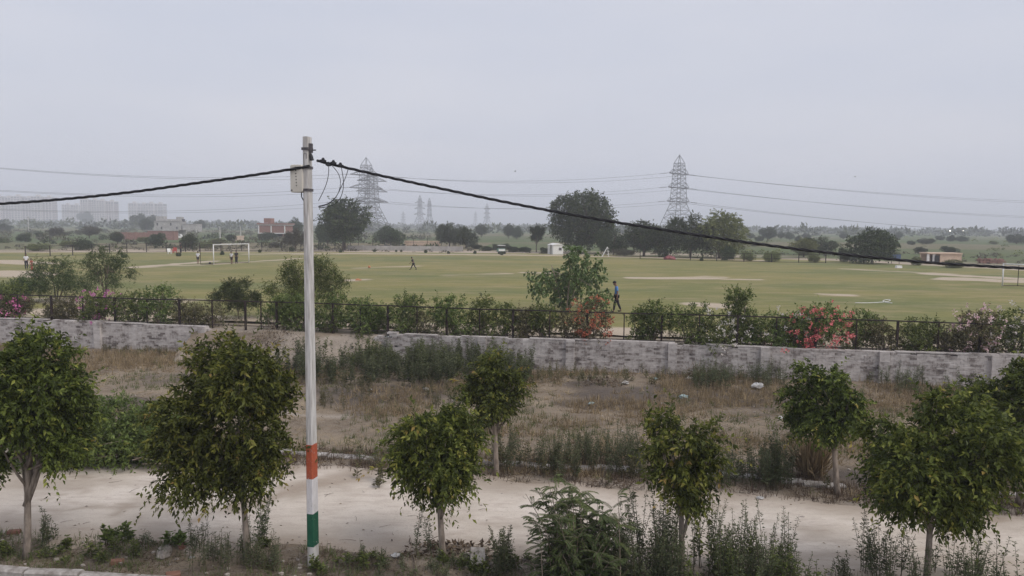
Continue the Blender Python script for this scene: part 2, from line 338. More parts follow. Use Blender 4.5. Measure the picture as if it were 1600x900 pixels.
fl = mixc(n_, ramp(n_, a2, [(0.45, (0, 0, 0)), (0.7, (0.6,) * 3)]), fl, (0.055, 0.072, 0.035))
fl = mixc(n_, attr(n_, 'sandy'), fl, mixc(n_, a2, (0.32, 0.26, 0.205), (0.47, 0.395, 0.32)))
n_.links.new(fl, b_.inputs['Base Color']); b_.inputs['Roughness'].default_value = 1.0; b_.inputs['Specular IOR Level'].default_value = 0.05
bump(n_, b_, a2, 0.3, 0.5); M['farm'] = m_

# ------------------------------------------------------------------ key lines of the place
ZF = 1.2                                                   # level of the playing field behind the retaining wall
WA, WB = G(0, 497, 1.3), G(1600, 556, 1.3)                 # wall line
WU = (WB - WA)[:2]; WLEN = np.linalg.norm(WU); WU = WU / WLEN; WN = np.array([-WU[1], WU[0]])   # WN points away from the camera
WANG = math.atan2(WU[1], WU[0])
def wall_s(px): return float(np.dot(on_line(px, WA, WB) - WA[:2], WU))
def wall_p(s, off=0.0): return WA[:2] + WU * s + WN * off
RF0, RF1 = G(470, 727), G(1600, 802)                       # road far edge
RN0, RN1 = G(0, 836), G(760, 878)                          # road near edge
def edge_y(A, B, x): return A[1] + (B[1] - A[1]) * (x - A[0]) / (B[0] - A[0])

def gz(x, y):
    x = np.asarray(x, float); y = np.asarray(y, float)
    z = (fbm(x * 0.35, y * 0.35, 4) - 0.5) * 0.22 + (fbm(x * 1.9 + 9, y * 1.9, 3) - 0.5) * 0.09
    yn, yf = edge_y(RN0, RN1, x), edge_y(RF0, RF1, x)
    on = sstep(yn - 0.5, yn + 0.2, y) * (1 - sstep(yf - 0.2, yf + 0.5, y))
    return z * (1 - 0.85 * on) - 0.10 * sstep(yn - 0.05, yn - 0.45, y) * (y > 8)
def gzf(x, y): return float(gz(x, y))

# ground sheet (waste lot, verges, under the road)
gx = np.arange(-44, 44.01, 0.16); gy = np.concatenate([np.arange(-42, 9, 2.0), np.arange(9, 24, 0.14), np.arange(24, 48, 0.22)])
X, Y = np.meshgrid(gx, gy)
Z = gz(X, Y)
dw = (X - WA[0]) * WN[0] + (Y - WA[1]) * WN[1]              # signed distance behind the wall
Y2 = np.where(dw > 0.1, Y - (dw - 0.1) * WN[1], Y)          # collapse rows past the wall onto it
Z = np.where(dw > 0.1, gz(X, Y2), Z)
yn, yf = edge_y(RN0, RN1, X), edge_y(RF0, RF1, X)
burnt = sstep(0.50, 0.66, fbm(X * 0.22 + 3, Y * 0.34 + 8, 4)) * sstep(yf + 0.5, yf + 2, Y)
burnt = np.maximum(burnt, 0.62 * sstep(yn - 0.1, yn - 0.5, Y) * sstep(0.25, 0.55, fbm(X * 0.8 + 2, Y * 0.8, 4)))
sandy = np.maximum(0.7 * sstep(0.5, 0, np.abs(Y - yn)) * sstep(0.4, 0.6, fbm(X * 0.8, Y * 0.8)), sstep(0.7, 0, np.abs(Y - yf)) * 0.8 * sstep(0.35, 0.6, fbm(X * 0.9 + 4, Y * 0.9)))
pth = np.abs((Y - 23.5) - 0.13 * (X + 7) - 0.6 * np.sin(X * 0.4)); sandy = np.maximum(sandy, sstep(0.35, 0.05, pth) * (X < -5) * 0.8)
g_ = MB().grid(X, Y2, Z).build('ground', M['ground'], smooth=True, attrs={'burnt': burnt, 'sandy': sandy}); tag(g_, kind='structure')

# dirt road: its ragged edges dip into the ground
rx = np.arange(-43, 43.01, 0.2); rt = np.linspace(-0.12, 1.12, 46)
X, T = np.meshgrid(rx, rt); yn, yf = edge_y(RN0, RN1, X), edge_y(RF0, RF1, X)
Y = yn + (yf - yn) * T
ed = np.minimum(Y - yn, yf - Y) + (fbm(X * 0.7, Y * 0.9 + 20, 4) - 0.5) * 1.3
Z = gz(X, Y) + 0.03 * sstep(-0.1, 0.25, ed) - 0.16 * sstep(0.0, -0.5, ed)
dirty = sstep(1.3, 0.0, ed) * 0.85 + sstep(0.62, 0.75, fbm(X * 0.5 + 40, Y * 0.9, 4)) * 0.5
dirty = np.maximum(dirty, 0.9 * sstep(1.3, 0.2, np.abs(X + 6.0 - (Y - 15.5) * 1.1)) * sstep(0.40, 0.62, fbm(X * 1.4, Y * 1.1, 4)))
for lane in (0.36, 0.62):            # faint wheel tracks
    dirty = np.maximum(dirty, 0.34 * sstep(0.34, 0.05, np.abs(T * (yf - yn) - lane * (yf - yn) + 0.25 * np.sin(X * 0.35 + lane * 9))) * sstep(0.35, 0.65, fbm(X * 0.6 + 70 * lane, Y * 2.2, 4)))
dirty = np.maximum(dirty, 0.75 * sstep(0.035, 0.0, np.abs(fbm(X * 0.45 + 11, Y * 0.55 + 3, 4) - 0.52)) * sstep(0.52, 0.62, fbm(X * 0.3 + 60, Y * 0.3)))
dirty = np.clip(np.maximum(dirty, sstep(6, 11, X) * 0.72 * sstep(0.35, 0.6, fbm(X * .5, Y * .8))), 0, 1)
tag(MB().grid(X, Y, Z).build('dirt_road', M['road'], smooth=True, attrs={'dirty': dirty}), kind='structure')

# farmland: one sheet from the wall to the horizon
def far_edge_y(x):     # far edge of the playing field in world Y
    return np.interp(x, [-95, -60, -40, -20, 0, 15, 35, 50, 62, 72], [110, 122, 128, 132, 132, 128, 122, 112, 90, 70])
ss = np.concatenate([np.linspace(-5200, -200, 40), np.linspace(-190, 190, 190), np.linspace(200, 5200, 40)])
vv = np.concatenate([np.linspace(0.25, 160, 90), np.geomspace(164, 7200, 70)])
S, V = np.meshgrid(ss, vv); X = S; wy = WA[1] + (np.clip(X, -60, 60) - WA[0]) * WU[1] / WU[0] + 0.14
Y = wy + V
Z = 1.08 + (fbm(X * 0.03, Y * 0.03) - 0.5) * 0.3 * sstep(150, 260, Y)
fe = far_edge_y(X)
sandy = sstep(-6, 2, Y - fe) * sstep(26, 8, Y - fe) * sstep(0.30, 0.55, fbm(X * 0.07, Y * 0.12)) * (np.abs(X) < 90)
sandy = np.maximum(sandy, sstep(7, 2, V) * 0.75)
sandy = np.maximum(sandy, sstep(46, 54, X) * sstep(80, 70, X) * sstep(55, 70, Y) * sstep(120, 100, Y) * 0.8)
tag(MB().grid(X, Y, Z).build('farmland', M['farm'], smooth=True, attrs={'sandy': np.clip(sandy, 0, 1)}), kind='structure')

# playing field
fx = np.arange(-98, 76.01, 0.5); ft = np.linspace(0, 1, 210)
X, T = np.meshgrid(fx, ft); wy = WA[1] + (X - WA[0]) * WU[1] / WU[0] + 2.6; fe = far_edge_y(X)
Y = wy + (fe - wy) * T
ed = np.minimum(np.minimum(Y - wy, fe - Y) * 0.6, 3) + (fbm(X * 0.35, Y * 0.35, 4) - 0.5) * 2.2
Z = 1.2 + (fbm(X * 0.05, Y * 0.05) - 0.5) * 0.10 - 0.3 * sstep(0.2, -0.8, ed)
bare = np.zeros_like(X)
def patch(px0, py0, px1, py1, wid, k, soft=0.5):
    global bare
    a, b = G(px0, py0, ZF), G(px1, py1, ZF); e = (b - a)[:2]; L = np.linalg.norm(e); e /= L
    u = (X - a[0]) * e[0] + (Y - a[1]) * e[1]; v = -(X - a[0]) * e[1] + (Y - a[1]) * e[0]
    dd = np.hypot(u - np.clip(u, 0, L), v) + (fbm(X * 0.5, Y * 0.5, 3) - 0.5) * wid * 0.8
    bare = np.maximum(bare, k * (1 - sstep(wid * (1 - soft), wid * (1 + soft), dd)))
patch(995, 434, 1105, 435, 1.3, 1.0); patch(1085, 434, 1112, 433, 2.0, 0.6)
patch(210, 418, 335, 408, 1.2, 0.75); patch(335, 413, 470, 404, 0.9, 0.62); patch(560, 396, 860, 399, 2.2, 0.75); patch(860, 399, 1190, 407, 1.6, 0.7)
patch(230, 417, 330, 413, 2.2, 0.50); patch(0, 408, 60, 412, 2.5, 0.8); patch(0, 426, 40, 430, 3.0, 0.9); patch(820, 426, 855, 427, 1.0, 0.7)
patch(1130, 436, 1180, 437, 0.9, 0.6); patch(1080, 474, 1135, 479, 1.3, 0.75); patch(1290, 460, 1320, 461, 0.9, 0.55); patch(1500, 436, 1600, 440, 2.5, 0.95)
patch(1460, 428, 1600, 436, 2.0, 0.75); patch(560, 419, 650, 416, 1.1, 0.5); patch(700, 430, 790, 428, 1.0, 0.5); patch(545, 438, 570, 437, 1.0, 0.6)
patch(470, 397, 560, 396, 2.0, 0.7); patch(390, 397, 470, 396, 1.6, 0.6); patch(1320, 420, 1480, 428, 1.4, 0.5); patch(60, 470, 260, 470, 2.2, 0.55)
bare = np.maximum(bare, 0.60 * sstep(2.4, 0.6, ed)); bare = np.maximum(bare, 0.72 * sstep(1.5, 0.3, Y - wy))
tag(MB().grid(X, Y, Z).build('playing_field', M['lawn'], smooth=True, attrs={'bare': bare}), kind='structure')

# ------------------------------------------------------------------ plants
def unit(a): return a / (np.linalg.norm(a, axis=-1, keepdims=True) + 1e-9)
def add_leaves(mb, base, d, nrm, L, W, rnd, mat=0, fold=0.18, wide=0.42):
    base = np.asarray(base); d = unit(d); side = unit(np.cross(d, nrm)); nn = np.cross(side, d)
    L = np.broadcast_to(L, (len(base),))[:, None]; W = np.broadcast_to(W, (len(base),))[:, None]
    mid = base + d * L * wide + nn * W * fold
    v = np.stack([base, mid + side * W * 0.5, base + d * L - nn * L * 0.10, mid - side * W * 0.5], 1)
    i = np.arange(len(base))[:, None] * 4
    t = np.concatenate([i + np.array([[0, 2, 1]]), i + np.array([[0, 3, 2]])], 1).reshape(-1, 3)
    mb.add(v.reshape(-1, 3), t, mat, np.repeat(rnd, 2))
def spray_leaves(mb, p, d, rng, n=10, L=0.09, W=0.042, SL=0.32, droop=0.5, mat=0, young=0.2, spread=0.8, ksize=0.48):
    """leafy twigs: p, d arrays of twig starts and directions"""
    m = len(p); t = (np.arange(n) + 0.5) / n
    t = t[None] + rng.uniform(-0.5, 0.5, (m, n)) / n
    sl = SL * rng.uniform(0.6, 1.25, (m, 1))
    pos = p[:, None] + d[:, None] * (t * sl)[..., None]; pos[..., 2] -= droop * sl * t ** 2 * 0.6
    tw = unit(d[:, None] + np.array([0, 0, -1.0]) * (droop * 1.1 * t)[..., None])
    rv = unit(rng.normal(size=(m, n, 3))); side = unit(np.cross(tw, rv))
    ld = unit(tw * rng.uniform(0.3, 1.0, (m, n, 1)) + side * spread + np.array([0, 0, -0.35]) * droop)
    nr = unit(np.array([0, 0, 1.0]) + 0.7 * rng.normal(size=(m, n, 3)))
    base_r = rng.beta(2.2, 2.8, (m, 1)) * 0.75
    r = np.clip(base_r + rng.normal(0, 0.10, (m, n)) + young * t * rng.random((m, 1)), 0, 1)
    s = rng.uniform(1 - ksize, 1 + ksize, (m, n)).ravel()
    add_leaves(mb, pos.reshape(-1, 3), ld.reshape(-1, 3), nr.reshape(-1, 3), L * s, W * s, r.ravel(), mat)
def lobe_points(rng, lobes, n, shell=0.62):
    """points near the surface of a union of spheres, with outward directions"""
    c = np.array([l[0] for l in lobes]); r = np.array([l[1] for l in lobes])
    k = rng.choice(len(c), n * 2, p=r ** 2 / np.sum(r ** 2)); u = unit(rng.normal(size=(n * 2, 3)))
    p = c[k] + u * (r[k] * rng.uniform(shell, 1.0, n * 2))[:, None]
    dist = np.linalg.norm(p[:, None] - c[None], axis=2) / r[None]; dist[np.arange(len(p)), k] = 9
    keep = (dist.min(1) > 0.62) | (rng.random(len(p)) < 0.22)
    p, u = p[keep][:n], u[keep][:n]
    return p, u
def crown_lobes(rng, cx, cz, rx, rz, n, rl=(0.34, 0.52), ry=None, lowcut=-1.0):
    ry = ry or rx; L = [(np.array([cx[0], cx[1], cz]), min(rx, rz) * 0.62)]
    for i in range(n):
        u = unit(rng.normal(size=3)); u[2] = max(u[2], lowcut)
        q = rng.uniform(0.50, 0.74); k = rng.uniform(*rl) * min(rx, rz)
        L.append((np.array([cx[0] + u[0] * rx * q, cx[1] + u[1] * ry * q, cz + u[2] * rz * q]), k))
    return L
def curve(p0, p1, bend, n=6):
    p0, p1 = np.array(p0, float), np.array(p1, float); mid = (p0 + p1) / 2 + np.array(bend); t = np.linspace(0, 1, n)[:, None]
    return (1 - t) ** 2 * p0 + 2 * t * (1 - t) * mid + t ** 2 * p1
def limbs(mb, rng, lobes, base, top, r0, fork, sides=7, wob=0.05, nmax=14):
    """tapered trunk from base to top, limbs from it to the lobe centres"""
    top = np.array(top, float); pts = curve(base, top, (rng.uniform(-1, 1) * wob, rng.uniform(-1, 1) * wob, 0), 9)
    t = np.linspace(0, 1, 9); rr = r0 * (1.0 - 0.55 * t); rr[0] *= 1.25
    mb.tube(pts, rr, sides)
    for c, r in lobes[1:nmax + 1]:
        q = rng.uniform(fork, 0.98); s = pts[int(q * 8)]
        pp = curve(s, c, np.array([0, 0, -0.12]) * np.linalg.norm(c - s) + rng.normal(0, 0.04, 3), 6)
        mb.tube(pp, np.linspace(r0 * 0.42, r0 * 0.10, 6), 5)
        for _ in range(2):
            e = c + unit(rng.normal(size=3)) * r * 0.8; i = int(rng.integers(2, 5))
            mb.tube(curve(pp[i], e, rng.normal(0, 0.03, 3), 4), np.linspace(r0 * 0.16, r0 * 0.05, 4), 4)

def street_tree(px, basey, x0, x1, topy, boty, label, seed, dens=1.0, young=0.25, fork2=False, dy=0.0):
    rng = np.random.default_rng(seed); b = G(px, basey, 0.0); Yd = b[1]; sc = Yd / F * 1.005
    root = thing('street_tree', label, 'tree', (b[0], b[1], gzf(b[0], b[1]) - 0.03), 0, 'young street trees along the dirt road')
    cxw = ((x0 + x1) / 2 - px) * sc; rx = (x1 - x0) / 2 * sc * 1.07
    zt = P(px, topy, Yd)[2]; zb = P(px, boty, Yd)[2]; cz = (zt + zb) / 2; rz = (zt - zb) / 2
    lobes = crown_lobes(rng, (cxw, 0), cz, rx, rz, 19, rl=(0.22, 0.46), ry=rx * 0.9)
    tr = MB(); H = zb + (zt - zb) * 0.45
    limbs(tr, rng, lobes, (0, 0, 0), (cxw * 0.6, 0, H), 0.062 + 0.012 * rng.random(), 0.45 if not fork2 else 0.38)
    if fork2:
        pp = curve((0.01, 0, zb * 0.92 - 0.1), (0.42, 0.1, cz), (0.12, 0, -0.1), 7); tr.tube(pp, np.linspace(0.05, 0.02, 7), 6)
    tr.build('trunk', M['bark_pale'], root, smooth=True)
    cr = MB(); vol = rx * rz * 1.0
    p, u = lobe_points(rng, lobes, int(2050 * dens * (rx * rz / 1.9) ** 0.8), 0.45)
    cc = np.array([cxw, 0, cz]); d = unit(u * 0.8 + unit(p - cc) * 0.5 + rng.normal(0, 0.35, p.shape) + np.array([0, 0, 0.15]))
    spray_leaves(cr, p - d * 0.16, d, rng, 12, 0.088, 0.040, 0.30, 0.75, young=young)
    k = int(len(p) * 0.05); pi = rng.choice(len(p), k, False)    # a few long shoots break the outline
    dd = unit(unit(p[pi] - cc) + np.array([0, 0, 0.25]) + rng.normal(0, 0.3, (k, 3)))
    spray_leaves(cr, p[pi], dd, rng, 13, 0.09, 0.042, 0.55, 0.55, young=0.55)
    cr.build('crown', M['ficus'], root)
    return root
street_tree(42, 868, -48, 158, 488, 768, 'leafy young tree with forked pale trunk at the left end of the near verge', 11, fork2=True)
street_tree(387, 872, 246, 484, 516, 790, 'broad round young tree just left of the painted concrete pole', 12, young=0.35)
street_tree(692, 874, 588, 757, 612, 785, 'young tree with rounded crown and leaning trunk just right of the painted pole', 13, young=0.4)
street_tree(1066, 905, 982, 1122, 618, 800, 'narrow sparse young tree with bright new leaves among the tall verge weeds', 14, 0.62, young=0.55)
street_tree(1447, 925, 1316, 1578, 582, 850, 'largest broad leafy young tree at the right end of the near verge', 15, young=0.4)
street_tree(776, 742, 716, 818, 536, 680, 'slim young tree beyond the dirt road, behind the weeds in the middle', 16, 0.8)
street_tree(1309, 770, 1216, 1350, 545, 700, 'young tree beyond the road with bare trunk standing by the kerb', 17, 0.85)
street_tree(1592, 790, 1508, 1668, 542, 765, 'young tree beyond the road, half hidden behind the largest tree', 18, 0.85)

# --- shrubs and small trees along the fence
def bush_mesh(seed, w, h, kind='leafy', d=None, leaf=(0.085, 0.045), dens=1.0, stems=True, base=0.12, young=0.25):
    rng = np.random.default_rng(seed); d = d or w * 0.8; lobes = []
    n = max(6, int(10 * (w * h) ** 0.5))
    for i in range(n):
        z = rng.uniform(base, 0.88); k = 1.1 - 0.5 * max(z - 0.45, 0)
        a = rng.uniform(0, 2 * math.pi); q = rng.uniform(0.1, 0.75) ** 0.7
        lobes.append((np.array([math.cos(a) * w / 2 * q * k, math.sin(a) * d / 2 * q * k, z * h]), rng.uniform(0.22, 0.36) * min(w, h)))
    st = MB()
    for i, (c, r) in enumerate(lobes):
        st.tube(curve((rng.normal(0, 0.06), rng.normal(0, 0.06), 0), c, rng.normal(0, 0.05, 3), 5), np.linspace(0.018, 0.006, 5) * (0.6 + 0.5 * h), 4)
    cr = MB(); p, u = lobe_points(rng, lobes, int(310 * dens * w * h / 1.6), 0.4)
    dd = unit(u + np.array([0, 0, 0.45]) + rng.normal(0, 0.4, p.shape))
    if kind == 'pinnate':
        spray_leaves(cr, p - dd * 0.12, dd, rng, 14, 0.075, 0.022, 0.34, 0.5, spread=1.1, young=young)
    else:
        spray_leaves(cr, p - dd * 0.1, dd, rng, 9, leaf[0], leaf[1], 0.26, 0.35, young=young)
        k = max(3, int(len(p) * 0.06)); pi = rng.choice(len(p), k, False)
        spray_leaves(cr, p[pi], unit(np.array([0, 0, 1.0]) + u[pi] * 0.6), rng, 8, leaf[0], leaf[1], 0.4, 0.3, young=0.5)
    return st, cr, lobes, rng
def hedge_at(px, off): q = on_line(px, np.append(wall_p(0, off), 0), np.append(wall_p(10, off), 0)); return q
def fence_shrub(px, topy, wpx, label, seed, mat='shrub', off=1.0, kind='leafy', flowers=None, nfl=0, name='shrub', cat='shrub', dens=1.0, base=0.12, leaf=(0.085, 0.045), group='shrubs along the black fence', flsz=1.0, hang=0.0, h100=False):
    q = hedge_at(px, off); sc = q[1] / F; h = (P(px, topy, q[1])[2] - 1.12) * (1.0 if flowers or h100 else 0.87); wd = wpx * sc * 0.95
    root = thing(name, label, cat, (q[0], q[1], 1.12), 0, group)
    st, cr, lobes, rng = bush_mesh(seed, wd, h, kind, leaf=leaf, dens=dens, base=base)
    st.build('stem', M['twig'], root); cr.build('foliage', M[mat], root)
    if flowers:
        fl = MB(); p, u = lobe_points(rng, lobes, int(nfl * 1.15), 0.9); keep = (u[:, 1] < 0.45); p, u = p[keep] + u[keep] * 0.13, u[keep]
        if hang: p[:, 1] -= rng.uniform(0, hang, len(p)); p[:, 2] -= rng.uniform(0, 0.5, len(p)) * hang
        p = p * np.array([1.02, 1.05, 1.02])
        m = len(p); k = 9; pts = np.repeat(p, k, 0) + rng.normal(0, 0.045 * flsz, (m * k, 3)); dv = unit(rng.normal(size=(m * k, 3)) + np.repeat(u, k, 0) * 0.8)
        add_leaves(fl, pts, dv, unit(rng.normal(size=(m * k, 3))), 0.075 * flsz, 0.065 * flsz, rng.random(m * k), 0, 0.1, 0.5)
        tag(fl.build('flowers', M['fl_' + flowers], root), kind='stuff')
    return root
S_ = fence_shrub
S_(8, 440, 70, 'green shrub behind the fence at the left edge of the view', 101)
S_(30, 470, 60, 'magenta bougainvillea above the wall at the left edge of the view', 102, 'shrub_olive', 0.7, flowers='magenta', nfl=45, name='bougainvillea', cat='bougainvillea', flsz=1.3)
S_(95, 455, 70, 'dull green shrub behind the leftmost fence post', 103, 'shrub_olive')
S_(150, 462, 75, 'bougainvillea with scattered pink flowers between the two leftmost fence posts', 104, 'shrub', 0.7, flowers='magenta', nfl=60, name='bougainvillea', cat='bougainvillea')
S_(208, 448, 62, 'dense green hedge shrub below the left end of the football field', 105)
S_(245, 445, 58, 'bright green hedge shrub, the taller of two left of the feathery sapling', 106)
S_(292, 462, 60, 'low olive hedge shrub left of the feathery sapling', 107, 'shrub_olive')
S_(330, 464, 50, 'dry looking hedge shrub touching the feathery sapling', 108, 'shrub_olive', dens=0.6)
S_(430, 460, 60, 'green shrub left of the dark dome tree behind the pole', 109)
S_(470, 455, 55, 'bushy green shrub right behind the painted pole', 110)
S_(520, 448, 55, 'green shrub by the wall gap, right of the pole', 111)
S_(565, 458, 58, 'spreading shrub at the broken end of the wall', 112, base=0.2)
S_(585, 470, 55, 'low shrub over the broken end of the wall', 113)
S_(632, 452, 62, 'tall bright green hedge shrub right of the wall gap', 114)
S_(668, 476, 50, 'thin pale hedge shrub between two bright green ones', 115, 'shrub_olive', dens=0.6)
S_(708, 455, 66, 'wide bright green hedge shrub behind a thick fence post', 116)
S_(752, 462, 60, 'dark green hedge shrub left of the middle of the fence', 117)
S_(790, 470, 50, 'round hedge shrub left of the heart leaved sapling', 118)
S_(822, 478, 52, 'low olive shrub below the heart leaved sapling on its left', 119, 'shrub_olive')
S_(845, 474, 52, 'leafy green shrub at the foot of the heart leaved sapling', 120)
S_(890, 484, 55, 'brownish shrub between the sapling and the orange bougainvillea', 121, 'shrub_olive', dens=0.7)
S_(926, 474, 62, 'bougainvillea with dull orange flowers beside the boy in blue', 122, 'shrub_olive', 0.7, flowers='orange', nfl=110, name='bougainvillea', cat='bougainvillea', dens=0.6)
S_(1000, 480, 44, 'green shrub right of the orange bougainvillea', 123)
S_(1022, 470, 58, 'slender topped green shrub, second right of the orange bougainvillea', 124)
S_(1075, 474, 66, 'broad green shrub left of the white bougainvillea', 125)
S_(1125, 488, 76, 'bougainvillea with white flowers near the middle of the wall', 126, 'shrub', 0.7, flowers='white', nfl=75, name='bougainvillea', cat='bougainvillea')
S_(1165, 446, 52, 'tall pointed shrub rising over the fence left of the red bougainvillea', 127, 'shrub', 1.4, dens=1.0, h100=True)
S_(1195, 488, 60, 'green shrub below the tall pointed shrub', 128)
S_(1235, 492, 64, 'bougainvillea with scattered pale flowers beside the red one', 129, 'shrub', 0.75, flowers='white', nfl=26, name='bougainvillea', cat='bougainvillea')
S_(1272, 480, 112, 'large bougainvillea with coral red flowers spilling over the wall', 130, 'shrub', 0.65, flowers='red', nfl=150, name='bougainvillea', cat='bougainvillea', hang=0.75)
S_(1340, 476, 70, 'airy green shrub right of the red bougainvillea', 131, 'shrub', 1.4, dens=0.8)
S_(1385, 498, 60, 'olive shrub left of the thick fence post by the hose', 132, 'shrub_olive')
S_(1438, 494, 76, 'dark green rounded shrub near the right end of the fence', 133)
S_(1490, 502, 62, 'olive shrub left of the pale pink bougainvillea', 134, 'shrub_olive')
S_(1535, 492, 74, 'bougainvillea with pale pink flowers near the right end of the fence', 135, 'shrub_olive', 0.7, flowers='blush', nfl=120, name='bougainvillea', cat='bougainvillea')
S_(1590, 486, 80, 'bougainvillea with white flowers at the right edge of the view', 136, 'shrub', 0.8, flowers='white', nfl=100, name='bougainvillea', cat='bougainvillea')
S_(1655, 490, 80, 'shrub past the right edge of the view', 137)
S_(-60, 470, 80, 'shrub past the left edge of the view', 138)

def weed_plant(mb, st, rng, x, y, h, leaf=0.055, wid=0.02, dens=1.0, z=None, bushy=0.18, mat=0):
    z = gzf(x, y) if z is None else z; ns = rng.integers(2, 5)
    for k in range(ns):
        hh = h * rng.uniform(0.55, 1.0); a = rng.uniform(0, 6.28); le = rng.uniform(0.05, bushy) * h
        top = np.array([x + le * math.cos(a), y + le * math.sin(a), z + hh]); c = curve((x + rng.normal(0, 0.03), y + rng.normal(0, 0.03), z - 0.03), top, (0, 0, hh * 0.1), 6)
        st.tube(c, np.linspace(0.007, 0.003, 6), 3, cap=False)
        n = int(38 * hh * dens) + 4; t = rng.uniform(0.18, 1.0, n); i = np.clip((t * 5).astype(int), 0, 4); f = (t * 5 - i)[:, None]
        b = c[i] * (1 - f) + c[i + 1] * f; aa = rng.uniform(0, 6.28, n); el = rng.uniform(-0.1, 0.9, n)
        d = np.stack([np.cos(aa) * np.cos(el), np.sin(aa) * np.cos(el), np.sin(el)], 1); s = rng.uniform(0.6, 1.3, n) * (1.25 - 0.6 * t)
        off = d * rng.uniform(0, 0.09, n)[:, None] * (1.1 - t)[:, None]
        add_leaves(mb, b + off, d, unit(np.array([0, 0, 1.0]) + 0.5 * rng.normal(size=(n, 3))), leaf * s, wid * s, np.clip(rng.beta(2, 2.5, n) * 0.8 + 0.3 * (t - 0.6), 0, 1), mat)
# --- small trees behind the fence
def small_tree(px, basey, topy, wpx, label, seed, style, Y=None, lpx=None, z0=1.15, tr=0.06, mat='neem', clear=0.35, dens=1.0, multi=1, name='small_tree'):
    rng = np.random.default_rng(seed); b = G(px, basey, z0) if Y is None else P(px, basey, Y); sc = b[1] / F
    H = P(px, topy, b[1])[2] - z0; rx = wpx * sc / 2; zb = H * clear
    root = thing(name, label, 'tree', (b[0], b[1], z0), 0)
    lobes = crown_lobes(rng, (0, 0), (H + zb) / 2, rx, (H - zb) / 2, 18, rl=(0.30, 0.48) if style != 'sparse' else (0.2, 0.34))
    if lpx: lobes = [(np.array([(x - px) * sc, rng.normal(0, .45) * rx, P(x, y, b[1])[2] - z0]), r * sc) for x, y, r in lpx]
    t = MB()
    for i in range(multi):
        a = rng.uniform(0, 6.28); k = rx * 0.35 if multi > 1 else 0.0
        limbs(t, rng, [lobes[0]] + lobes[1 + i::multi], (0.1 * math.cos(a) * (multi > 1), 0.1 * math.sin(a), 0), (k * math.cos(a), k * math.sin(a), H * 0.66), tr, 0.35, 6)
    t.build('trunk', M['bark_pale' if style == 'peepal' else 'bark'], root, smooth=True)
    c = MB()
    if style == 'peepal':
        p, u = lobe_points(rng, lobes, int(125 * dens * rx * (H - zb)), 0.3); d = unit(u + rng.normal(0, 0.4, p.shape))
        spray_leaves(c, p - d * 0.2, d, rng, 8, 0.17, 0.13, 0.5, 1.0, spread=0.7, young=0.3)
    elif style == 'dense':
        p, u = lobe_points(rng, lobes, int(330 * dens * rx * (H - zb)), 0.4); d = unit(u * 0.8 + np.array([0, 0, 0.1]) + rng.normal(0, 0.4, p.shape))
        spray_leaves(c, p - d * 0.15, d, rng, 12, 0.10, 0.04, 0.42, 0.55, spread=1.0)
    else:
        p, u = lobe_points(rng, lobes, int(250 * dens * rx * (H - zb)), 0.2); d = unit(u * 0.6 + np.array([0, 0, 0.25]) + rng.normal(0, 0.6, p.shape))
        spray_leaves(c, p - d * 0.15, d, rng, 12, 0.085, 0.034, 0.5, 0.45, spread=1.1)
    c.build('crown', M[mat], root); return root
small_tree(884, 490, 374, 140, 'heart leaved sapling with pale stems standing taller than the hedge', 201, 'peepal', mat='peepal', tr=0.05, clear=0.26, multi=3, dens=0.55, lpx=[(890, 425, 26), (905, 393, 18), (925, 412, 19), (868, 440, 26), (908, 450, 28), (846, 436, 17), (828, 428, 9), (838, 455, 13), (937, 440, 17), (878, 466, 22), (922, 464, 20), (900, 410, 20), (950, 458, 9), (884, 400, 12)])
small_tree(487, 494, 400, 118, 'dark dome shaped small tree right behind the painted pole', 202, 'sparse', tr=0.06, clear=0.18, dens=1.5, mat='shrub', lpx=[(487, 440, 30), (460, 432, 20), (515, 434, 22), (470, 415, 16), (505, 414, 18), (440, 448, 14), (535, 440, 14), (488, 408, 12), (455, 455, 20), (515, 458, 22), (485, 465, 26)])
small_tree(372, 500, 430, 92, 'feathery sapling below the football goal', 203, 'sparse', tr=0.035, clear=0.12, dens=1.4)
small_tree(165, 470, 386, 82, 'thin feathery tree left of the lawn, the taller of two', 204, 'sparse', tr=0.05, clear=0.2, dens=1.0, multi=3, lpx=[(165, 420, 22), (165, 396, 14), (185, 410, 16), (145, 412, 14), (196, 428, 12), (135, 430, 16), (160, 440, 20), (185, 440, 16), (150, 400, 10), (176, 392, 8)])
small_tree(88, 472, 402, 105, 'wide feathery tree at the left end of the lawn, the lower of two', 205, 'sparse', tr=0.05, clear=0.2, dens=1.0, multi=3, lpx=[(88, 430, 24), (70, 418, 16), (105, 415, 16), (50, 432, 14), (122, 432, 16), (80, 445, 22), (105, 447, 20), (60, 448, 16), (90, 408, 10)])
small_tree(25, 475, 428, 80, 'bushy low tree at the far left behind the fence', 206, 'sparse', tr=0.05, clear=0.12, dens=1.5)

